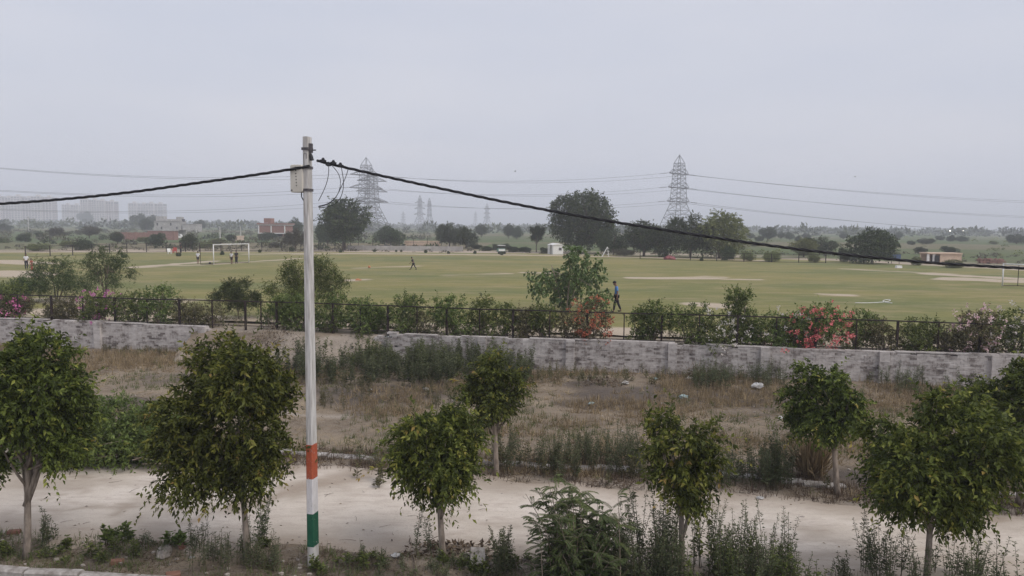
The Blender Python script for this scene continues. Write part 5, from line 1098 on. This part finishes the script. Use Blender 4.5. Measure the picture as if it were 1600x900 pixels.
clumps('far_treeline', 1300, lambda r, n: r.uniform(450, 2300, n), (3.2, 7.5), 60, .42, 'far', 705, xr=0.85)

# ------------------------------------------------------------------ buildings
def bld(label, px0, px1, basey, rz=0.0, Y=None, name='building', cat='building'):
    x = (px0 + px1) / 2; b = G(x, basey, 1.05) if Y is None else P(x, basey, Y); w_ = (px1 - px0) * b[1] / F
    return thing(name, label, cat, (b[0], b[1], 1.05), rz), w_, b[1]
def zat(px, py, Y): return float(P(px, py, Y)[2]) - 1.05
def part(name, mat, root, *bx):
    m = MB()
    for c, s in bx: m.box(c, s)
    return m.build(name, M[mat], root)
def block(label, px0, px1, topy, Y, n_tow, pink=False, seed=0):
    root, W, _ = bld(label, px0, px1, 345, 0, Y, 'apartment_block', 'apartment block'); H = zat((px0 + px1) / 2, topy, Y); rng = np.random.default_rng(seed); fl = 3.0; tw = W / n_tow
    root.location.z = 1.0
    for t in range(n_tow):
        h = H * (1 - 0.05 * rng.random() * (t % 2)); x0 = -W / 2 + t * tw; d = 16.0; dy = 3.0 * (t % 2)
        part('wall', 'towerg', root, ((x0 + tw / 2, dy + d / 2, h / 2), (tw - .6, d - .6, h - .4)))
        nf = int(h / fl); m = MB(); boxes(m, [[x0 + tw / 2, dy + d / 2, k * fl + .65] for k in range(nf)], [[tw - .3, d, 1.25]] * nf); tag(m.build('floor_band', M['tower_pink' if pink and t % 2 else 'tower'], root), kind='stuff')
        nc = max(3, int(tw / 4.5)); m = MB(); xs = np.linspace(x0 + .6, x0 + tw - .6, nc + 1); boxes(m, [[x, dy + .1, h / 2] for x in xs], [[1.1, .7 + .5 * (i % 2), h] for i in range(nc + 1)]); tag(m.build('wall_pier', M['tower'], root), kind='stuff')
        part('roof', 'tower', root, ((x0 + tw / 2, dy + d / 2, h + .2), (tw, d + .4, .8)), ((x0 + tw / 2, dy + d / 2, h + 2), (5, 5, 3.4)))
block('widest hazy apartment blocks at the left edge of the skyline', -14, 80, 307, 1250, 6, True, 1)
block('lowest hazy apartment block in the skyline, second from the left', 97, 122, 320, 1400, 2, False, 2)
block('tall hazy apartment block behind the single hazy tree', 126, 150, 312, 1250, 2, False, 3); block('pinkish hazy apartment block joined to the tall one', 151, 177, 314, 1250, 2, True, 4)
block('hazy apartment blocks right of the pinkish one, last on the skyline', 201, 254, 318, 1350, 4, False, 5)

# bare grey building
root, W, Y = bld('unfinished grey concrete house left of the goal', 241, 305, 362, 0.12); u = W / 64; H = zat(272, 346, Y)
part('wall', 'greyb', root, ((-11 * u, 5, H * .5), (40 * u, 9, H)), ((22 * u, 5.3, H * .36), (22 * u, 9, H * .72))); part('roof', 'kerb', root, ((-11 * u, 5, H + .14), (41 * u, 9.6, .26)), ((22 * u, 5.3, H * .72 + .14), (22.6 * u, 9.6, .26)))
part('stair_tower', 'greyb', root, ((-24 * u, 5, H + 1.5), (12 * u, 5, 2.5))); part('stair_tower', 'greyb', root, ((4 * u, 5, H + 1.4), (8 * u, 4, 2.2))); part('parapet', 'greyb', root, ((-6 * u, .7, H + .75), (24 * u, .25, .95)))
for i, x in enumerate((-26, -20, -6, 3)): part('window', 'dark', root, ((x * u, .46, H * (.35 if i % 2 else .72)), (2.2 * u, .12, 1.4)))
m = MB(); m.tube([(10 * u, 4, H * .99), (10 * u, 4, H + 1.4)], .8, 10); m.build('water_tank', M['dark'], root)
root, W, Y = bld('long low red brick wall with an unfinished hut in front of the grey house', 180, 277, 375, 0.05, name='brick_compound', cat='building'); H = zat(230, 362, Y)
part('wall', 'brick_far', root, ((-W * .18, 0, H * .45), (W * .62, .3, H * .9))); part('wall', 'brick_far', root, ((W * .22, 2, H * .55), (W * .42, 3, H * 1.1))); part('roof', 'greyb', root, ((W * .22, 2, H * 1.1 + .1), (W * .44, 3.3, .2)))
for x in (-.44, -.3, -.16, -.02, .12): part('pier', 'brick_far', root, ((W * x, -.2, H * .47), (.4, .35, H * .95)))
root, W, Y = bld('small grey shelter with open front by the parked car', 274, 288, 372, 0.0, name='shelter'); part('wall', 'greyb', root, ((0, 1.6, 1.3), (W, .3, 2.6)), ((-W * .45, .5, 1.3), (.3, 2.2, 2.6))); part('roof', 'greyb', root, ((0, .6, 2.7), (W * 1.15, 3, .25)))
# red brick house
root, W, Y = bld('red brick house with white bands standing on pillars', 403, 447, 374, -0.06); H = zat(425, 349, Y); u = W / 44
part('wall', 'brick_far', root, ((0, 3.5, H * .66), (W * .94, 7, H * .50))); part('stair_tower', 'brick_far', root, ((-10 * u, 3, H + .85), (11 * u, 3, 1.5)))
part('parapet', 'brick_far', root, ((0, 3.5, H * .965), (W * 1.06, 7.6, H * .09))); part('band', 'white', root, ((0, 3.5, H * .895), (W * 1.03, 7.35, H * .035))); part('band', 'white', root, ((0, 3.5, H * .385), (W * 1.0, 7.3, H * .05)))
for x in (-.46, -.02, .40): part('pillar', 'brick_far', root, ((W * x, .2, H * .18), (.35, .35, H * .36)))
for x in (-.47, -.02, .47): part('pillar', 'white', root, ((W * x, -.06, H * .63), (.28, .25, H * .44)))
part('wall', 'dark', root, ((0, 4.5, H * .17), (W * .8, 4, H * .34)))  # near-black block, shade of the open pillared ground floor painted as colour
# other far pale houses
for px0, px1, by, ty, lb, mt in ((154, 176, 351, 344, 'pale flat roofed house far off left of the dark tree group', 'beige'), (72, 90, 350, 345, 'small pale far house below the pink blocks', 'beige'), (184, 200, 356, 352, 'low turquoise far roof by the dark tree group', 'litterb'), (366, 371, 376, 369, 'tiny pale hut right of the dark round bush', 'beige')):
    root, W, Y = bld(lb, px0, px1, by, .05, name='house', cat='house'); H = zat((px0 + px1) / 2, ty, Y); part('wall', mt, root, ((0, 3, H * .45), (W, 6, H * .9))); part('roof', mt, root, ((0, 3, H * .93), (W * 1.06, 6.6, .3)))
    for x in (-.25, .2): part('window', 'dark', root, ((W * x, -.02, H * .45), (W * .1, .12, H * .3)))
# white cabin
root, W, Y = bld('small white cabin with a low gable roof under the tallest tree', 862, 882, 399, 0.35, name='cabin', cat='cabin'); H = zat(872, 383, Y); W *= .85
part('wall', 'white', root, ((0, 1.2, H / 2), (W, 2.4, H)))
m = MB(); v = [(-W / 2 - .1, -.12, H), (W / 2 + .1, -.12, H), (W / 2 + .1, 2.52, H), (-W / 2 - .1, 2.52, H), (0, -.12, H + .32), (0, 2.52, H + .32)]; m.add(v, [[0, 1, 4], [2, 3, 5]]); m.f.append((np.array([[1, 2, 5, 4], [3, 0, 4, 5], [0, 3, 2, 1]]), 0, None)); m.build('roof', M['white'], root)
part('door', 'greyb', root, ((-W / 2 - .02, 1.0, .9), (.06, .8, 1.8)))
part('window', 'strap', root, ((W * .2, -.02, H * .62), (.5, .05, .45)))
# low walls at the far edge
root, W, Y = bld('low pale wall along the far edge of the field', 545, 722, 392, -0.015, name='boundary_wall', cat='wall'); part('wall', 'greyb', root, ((0, 0, .45), (W, .25, .95)))
for i in range(9): part('pier', 'greyb', root, ((-W / 2 + W * i / 8, -.08, .5), (.35, .36, 1.05)))
root, W, Y = bld('reddish low wall behind the pale wall near the twin trees', 632, 688, 384, 0, name='boundary_wall', cat='wall'); part('wall', 'beige', root, ((0, 0, .6), (W, .25, 1.2)))
# beige shed
root, W, Y = bld('small beige shed with an open columned end at the right', 1450, 1500, 413, -0.10, name='shed', cat='shed'); H = zat(1475, 397, Y); u = W / 50
part('wall', 'beige', root, ((9 * u, 1.2, H / 2), (32 * u, 2.6, H))); part('roof', 'beige', root, ((0, 1.2, H + .09), (51 * u, 2.9, .18))); part('wall', 'beige', root, ((-16 * u, 2.3, H / 2), (18 * u, .3, H)))
for x in (-24, -15.5): part('column', 'white', root, ((x * u, .05, H / 2), (.28, .28, H)))
part('opening_shade', 'dark', root, ((-12 * u, .4, H * .42), (6 * u, 1.2, H * .84)))  # solid block, its near-black colour stands for shade inside the open end
m = MB(); rng = np.random.default_rng(8); q = G(1548, 412, 1.1)
boxes(m, [[rng.uniform(-1.9, 1.9), rng.uniform(-.5, .5), rng.uniform(0.05, .75)] for _ in range(240)], [[.25, .13, .12]] * 240); o = tag(m.build('brick_stack', M['brick_far'], loc=(q[0], q[1], 1.1)), 'low stack of reddish bricks near the right edge of the field', 'brick stack')
m = MB(); q = G(1399, 413, 1.1); r = thing('sign_board', 'dark blue board on two legs right of the large dense tree', 'sign', (q[0], q[1], 1.1)); part('panel', 'bluesign', r, ((0, 0, 1.0), (1.4, .08, .8))); part('leg', 'strap', r, ((-.55, .06, .5), (.07, .05, 1.0))); part('leg', 'strap', r, ((.55, .06, .5), (.07, .05, 1.0)))
slabq = G(1404, 419.5, 1.15); m = MB(); m.box((0, 0, .18), (.7, .5, .36), taper=.9); tag(m.build('concrete_block', M['white'], loc=tuple(slabq)), 'white concrete block at the field edge below the dark blue board', 'block')

# vehicles
def vehicle(px, py, L, mat, label, rz, name, cat, hh=1.5, cab=.55):
    q = G(px, py, 1.08); r = thing(name, label, cat, (q[0], q[1], 1.08), rz); W = 1.6
    pr = [(-L / 2, .35), (L / 2, .35), (L / 2, .85), (L * .30, .95), (L * (cab - .35), hh), (-L * .38, hh), (-L / 2, .95)]; n = len(pr)
    m = MB(); m.add([(x, -W / 2, z) for x, z in pr] + [(x, W / 2, z) for x, z in pr], [[i, (i + 1) % n, (i + 1) % n + n, i + n] for i in range(n)]); m.f.append((np.array([list(range(n))[::-1], list(range(n, 2 * n))]), 0, None)); m.build('body', M[mat], r)
    m = MB(); m.box((-L * .1, 0, hh * .82), (L * .48, W + .03, hh * .22)); m.build('window', M['dark'], r)
    for x in (-L * .32, L * .32):
        for y in (-W / 2, W / 2): m = MB(); m.tube([(x, y - .1, .32), (x, y + .1, .32)], .32, 12); m.build('wheel', M['dark'], r)
vehicle(279, 373.5, 3.6, 'white', 'white parked car by the small grey shelter', 0.3, 'parked_car', 'car')
q = G(1046, 406.5, 1.1); m = MB(); m.ball((0, 0, .25), (.85, .5, .42), 12, 7, 0, .35, np.random.default_rng(9)); m.ball((.5, .1, .15), (.5, .4, .3), 10, 6, 0, .35, np.random.default_rng(10)); tag(m.build('cloth_bundle', M['p_redveh'], loc=(q[0], q[1], 1.1)), 'low dull red cloth covered bundle under the dark trees by the right pylon', 'bundle')
q = G(783, 397.5, 1.1); r = thing('cart', 'pale green hand cart with white front left of the cabin', 'cart', (q[0], q[1], 1.1), .3)
part('body', 'veh_green', r, ((0, 0, .75), (1.25, .8, .5))); part('front_panel', 'white', r, ((0, -.42, .75), (1.1, .03, .36))); part('canopy', 'white', r, ((0, 0, 1.55), (1.3, .9, .06)))
for x in (-.55, .55): part('canopy_post', 'strap', r, ((x, 0, 1.25), (.05, .05, .56))); m = MB(); m.tube([(x * .8, -.45, .28), (x * .8, -.35, .28)], .28, 12); m.build('wheel', M['dark'], r)
q = G(947, 402.5, 1.1); r = thing('slide', 'white playground slide under the trees right of the tallest one', 'slide', (q[0], q[1], 1.1), .2)
m = MB(); m.beam((.45, 0, 0), (.2, 0, 1.7), .08); m.beam((.2, 0, 1.7), (-.7, 0, .1), .12); m.build('chute', M['white'], r); part('step', 'white', r, ((.3, 0, .5), (.3, .4, .06)), ((.3, 0, 1.0), (.3, .4, .06)), ((.25, 0, 1.5), (.3, .4, .06)))

# mesh fences and small poles beyond the field
def far_fence(label, pts, H=1.6, step=3.0):
    w_ = [G(x, y, 1.1) for x, y in pts]; c = spline(w_, 60); L = np.concatenate([[0], np.cumsum(np.linalg.norm(np.diff(c, axis=0), axis=1))]); r = thing('field_fence', label, 'fence', tuple(c[0])); n = max(2, int(L[-1] / step)); proto = None
    P_ = np.stack([np.interp(np.linspace(0, L[-1], n), L, c[:, i]) for i in range(3)], 1) - c[0]
    for p in P_:
        if proto is None: m = MB(); m.box((0, 0, H / 2), (.09, .09, H)); o = proto = m.build('post', M['steel_black'], r)
        else: o = proto.copy(); COL.objects.link(o); o.parent = r
        o.location = tuple(p)
    for z in (H - .03, H * .5, .15):
        m = MB(); m.tube(P_ + np.array([0, 0, z]), .030, 4); m.build('rail', M['steel_black'], r)
far_fence('dark post fence on the far left field edge behind the feathery trees', [(40, 403), (120, 400), (200, 396), (290, 393.5)]); far_fence('dark post fence behind the football goal', [(312, 393.5), (400, 392), (478, 391), (548, 389.5)]); far_fence('dark post fence above the pale low wall', [(560, 386), (640, 384.5), (690, 384)], 1.7)
far_fence('dark post fence along the field edge at the right', [(1000, 406), (1110, 409), (1200, 411), (1290, 412)], 1.3)
EPG = 'small concrete poles on the left plain'
for i, (px, by, ty, lb) in enumerate(((45, 362, 338, 'thin pale pole on the far left plain'), (307, 367, 350, 'thin pale pole right of the grey house'), (344, 374, 355, 'thin pole above the middle of the goal'), (376, 374, 354, 'thin pale pole above the right goal post'), (404, 373, 357, 'thin pale pole at the left corner of the red brick house'), (443, 374, 360, 'thin pale pole at the right corner of the red brick house'))):
    q = G(px, by, 1.05); h = P(px, ty, q[1])[2] - 1.05
    r = thing('small_pole', lb, 'utility pole', (q[0], q[1], 1.05), 0, EPG); m = MB(); m.box((0, 0, h / 2), (.30, .30, h), taper=.7); m.build('shaft', M['concrete'], r); m = MB(); m.box((0, 0, h - .5), (1.1, .16, .12)); m.build('cross_arm', M['strap'], r)
for px, py, lb in ((1484, 360.5, 'lit far lamp, left of the close pair on the horizon'), (1505, 360.2, 'lit far lamp, right of the close pair on the horizon'), (1587, 362.2, 'lit far lamp alone near the right edge of the horizon')):
    p = P(px, py, 640); r = thing('street_lamp', lb, 'lamp', (p[0], p[1], 1.0), 0, 'lit lamps on the horizon'); part('pole', 'strap', r, ((0, 0, (p[2] - 1) / 2), (.2, .2, p[2] - 1))); m = MB(); m.ball((0, -.3, p[2] - 1.0), (.40, .3, .28), 8, 6); m.build('lamp_head', M['glow'], r)
for px, py, lb in ((805, 267.5, 'tiny dark bird in the sky left of the right pylon'), (1336, 276, 'tiny dark bird in the sky right of the right pylon')):
    p = P(px, py, 150); m = MB(); m.ball((0, 0, 0), (.22, .09, .08), 8, 5); m.add([(-.08, .05, .02), (.1, .05, .02), (.0, .42, .16), (-.08, -.05, .02), (.1, -.05, .02), (0, -.42, .16), (-.2, 0, 0), (-.36, .07, .01), (-.36, -.07, .01)], [[0, 1, 2], [3, 5, 4], [6, 7, 8]])
    tag(m.build('bird', M['dark'], loc=tuple(p), rz=.5), lb, 'bird')

# ------------------------------------------------------------------ pylons and power lines
def pylon(label, px, topy, Y, rz, name='pylon', base=6.6, k=1.0, arms=((.77, 6.6), (.60, 7.0), (.43, 7.6)), waist=1.5, thick=1.0, group=None, beam=1.0):
    b = P(px, topy, Y); H = float(b[2]) - 1.0; r = thing(name, label, 'pylon', (b[0], b[1], 1.0), rz, group); zs = np.array([0, .12, .23, .32, .40, .47, .535, .60, .655, .71, .765, .82, .865, .90]) * H
    def hw(z): t = z / H; return base * (1 - t / .40) + waist * 1.35 * (t / .40) if t < .40 else np.interp(t, [.40, .80, .90], [waist * 1.35, waist, waist * .85])
    cor = [(-1, -1), (1, -1), (1, 1), (-1, 1)]
    for sx, sy in cor:
        m = MB(); m.tube([(sx * hw(z), sy * hw(z), z) for z in zs] + [(0, 0, H)], .13 * thick, 4); m.build('leg', M['galv'], r)
    m = MB(); tb = .075 * thick
    for i in range(len(zs) - 1):
        a, c = hw(zs[i]), hw(zs[i + 1])
        for j in range(4):
            (x0, y0), (x1, y1) = cor[j], cor[(j + 1) % 4]
            m.tube([(x0 * a, y0 * a, zs[i]), (x1 * c, y1 * c, zs[i + 1])], tb, 3, cap=False); m.tube([(x1 * a, y1 * a, zs[i]), (x0 * c, y0 * c, zs[i + 1])], tb, 3, cap=False)
            m.tube([(x0 * c, y0 * c, zs[i + 1]), (x1 * c, y1 * c, zs[i + 1])], tb, 3, cap=False)
            if i < 3:
                mx, my = (x0 + x1) / 2 * (a + c) / 2, (y0 + y1) / 2 * (a + c) / 2; zc = (zs[i] + zs[i + 1]) / 2
                for (xx, yy) in ((x0, y0), (x1, y1)): m.tube([(xx * (a + c) / 2, yy * (a + c) / 2, zc), (mx, my, zc)], tb, 3, cap=False)
    m.build('bracing', M['galv'], r); tips = []
    for t, L in arms:
        z = t * H; h_ = hw(z)
        for s in (-1, 1):
            m = MB(); tip = np.array([s * (L * k), 0, z])
            for sy in (-1, 1): m.tube([(s * h_, sy * h_, z), tip], .17 * thick, 3); m.tube([(s * h_, sy * h_, z + .055 * H), tip], .15 * thick, 3)
            for q in (.3, .6): m.tube([(s * h_ + (tip[0] - s * h_) * q, h_ * (1 - q), z), (s * h_ + (tip[0] - s * h_) * q, -h_ * (1 - q), z)], tb, 3); m.tube([(s * h_ + (tip[0] - s * h_) * q, h_ * (1 - q), z), (s * h_ + (tip[0] - s * h_) * q, 0, z + .055 * H * (1 - q))], tb, 3)
            m.build('cross_arm', M['galv'], r); tips.append(tip)
    m = MB(); m.tube([(0, 0, H - .2), (0, 0, H + .6)], .05 * thick, 4); m.build('peak', M['galv'], r)
    return r, tips, H
def wtip(r, t): c, s = math.cos(r.rotation_euler.z), math.sin(r.rotation_euler.z); return np.array([t[0] * c - t[1] * s, t[0] * s + t[1] * c, t[2]]) + np.array(r.location)
A_, tA, hA = pylon('nearest left pylon with a dense lattice, beside the large tree', 572, 246, 372, rad(46), base=8.6, waist=2.3, thick=1.2, arms=((.77, 9.4), (.60, 10.0), (.43, 10.6)))
A2, tA2, hA2 = pylon('second left pylon, standing right behind the nearest left one', 581, 262, 398, rad(35), base=8.6, waist=2.2, thick=1.2, arms=((.80, 8.5), (.64, 9), (.48, 9.5)))
B_, tB, hB = pylon('tall right pylon rising behind the dark broad tree', 1062, 242, 388, rad(44), base=8.4, waist=2.3, thick=1.2, arms=((.77, 9.2), (.60, 9.8), (.43, 10.4)))
c1, _, _ = pylon('mid distance pylon, left one of the close pair right of the left pylons', 656, 305, 830, rad(40), thick=1.5); c2, _, _ = pylon('mid distance pylon, right one of the close pair, slightly shorter', 671, 309, 900, rad(75), thick=1.5)
pylon('far pylon standing behind the twin trees', 761, 318, 1080, rad(50), thick=1.7); pylon('very faint far pylon between the close pair and the twin trees', 743, 330, 1800, rad(50), thick=2.2); pylon('very faint far pylon left of the close pair', 630, 330, 1700, rad(40), thick=2.2)
def insul_and_line(r0, t0, p1, sag, label, group, twin=.5, out=4.6):
    p0 = wtip(r0, t0); d = unit(p1 - p0); q = p0 + d * out + np.array([0, 0, -.4])
    m = MB(); n = 9
    m.tube([p0 - p0, q - p0], .05, 5)
    for i in range(n): c = (q - p0) * (.2 + .75 * i / (n - 1)); m.tube([c - d * .06, c + d * .06], .22, 8)
    lr = r0; o = m.build('insulator', M['insul'], r0); o.matrix_parent_inverse = Matrix.Identity(4)
    inv = Matrix.Rotation(-r0.rotation_euler.z, 4, 'Z'); o.matrix_local = Matrix.Translation(Vector(t0)) @ inv
    t = np.linspace(0, 1, 40)[:, None]; c = q * (1 - t) + p1 * t; c[:, 2] -= (4 * sag * t * (1 - t))[:, 0]; m = MB(); sd = unit(np.cross(d, [0, 0, 1.0])) * twin / 2
    for s in (-1, 1): m.tube(c - q + s * sd, .055, 3)
    m2 = tag(m.build('power_line', M['conductor'], loc=tuple(q)), label, 'power line', group)
LV = ['top', 'top', 'middle', 'middle', 'bottom', 'bottom']; SD = ['nearer', 'farther'] * 3
for i in range(6):
    s = SD[i] if True else ''
    # right pylon to the right edge (towards a pylon out of view)
    dest = P(2150, (292, 296, 318, 322, 349, 353)[i] + 10, 560) + np.array([0, 0, 0]); insul_and_line(B_, tB[i], dest, 11.0, f'{LV[i]} pair of power wires right of the right pylon, the {s} pair', 'power wires between the pylons')
    pa = wtip(A_, tA[i]); d = unit(wtip(B_, tB[i]) - pa); insul_and_line(B_, tB[i], pa + d * 3.2, 3.6, f'{LV[i]} pair of power wires between the two big pylons, the {s} pair', 'power wires between the pylons')
    dest = P(-420, (210, 214, 256, 260, 292, 296)[i], 285); insul_and_line(A_, tA[i], dest, 7.0, f'{LV[i]} pair of power wires left of the left pylon, the {s} pair', 'power wires between the pylons')

# ------------------------------------------------------------------ haze
m_ = bpy.data.materials.new('haze'); m_.use_nodes = True; n_ = m_.node_tree
for x in list(n_.nodes):
    if x.type != 'OUTPUT_MATERIAL': n_.nodes.remove(x)
pv = n_.nodes.new('ShaderNodeVolumePrincipled'); pv.inputs['Color'].default_value = (0.875, 0.90, 1.0, 1); pv.inputs['Density'].default_value = 0.00075; pv.inputs['Anisotropy'].default_value = 0.0
pv.inputs['Density Attribute'].default_value = ''
n_.links.new(pv.outputs[0], n_.nodes['Material Output'].inputs['Volume'])
try: m_.cycles.homogeneous_volume = True
except Exception: pass
hz = MB(); hz.box((0, 3660, 33.5), (10900, 7500, 71)); tag(hz.build('haze', m_), kind='stuff')
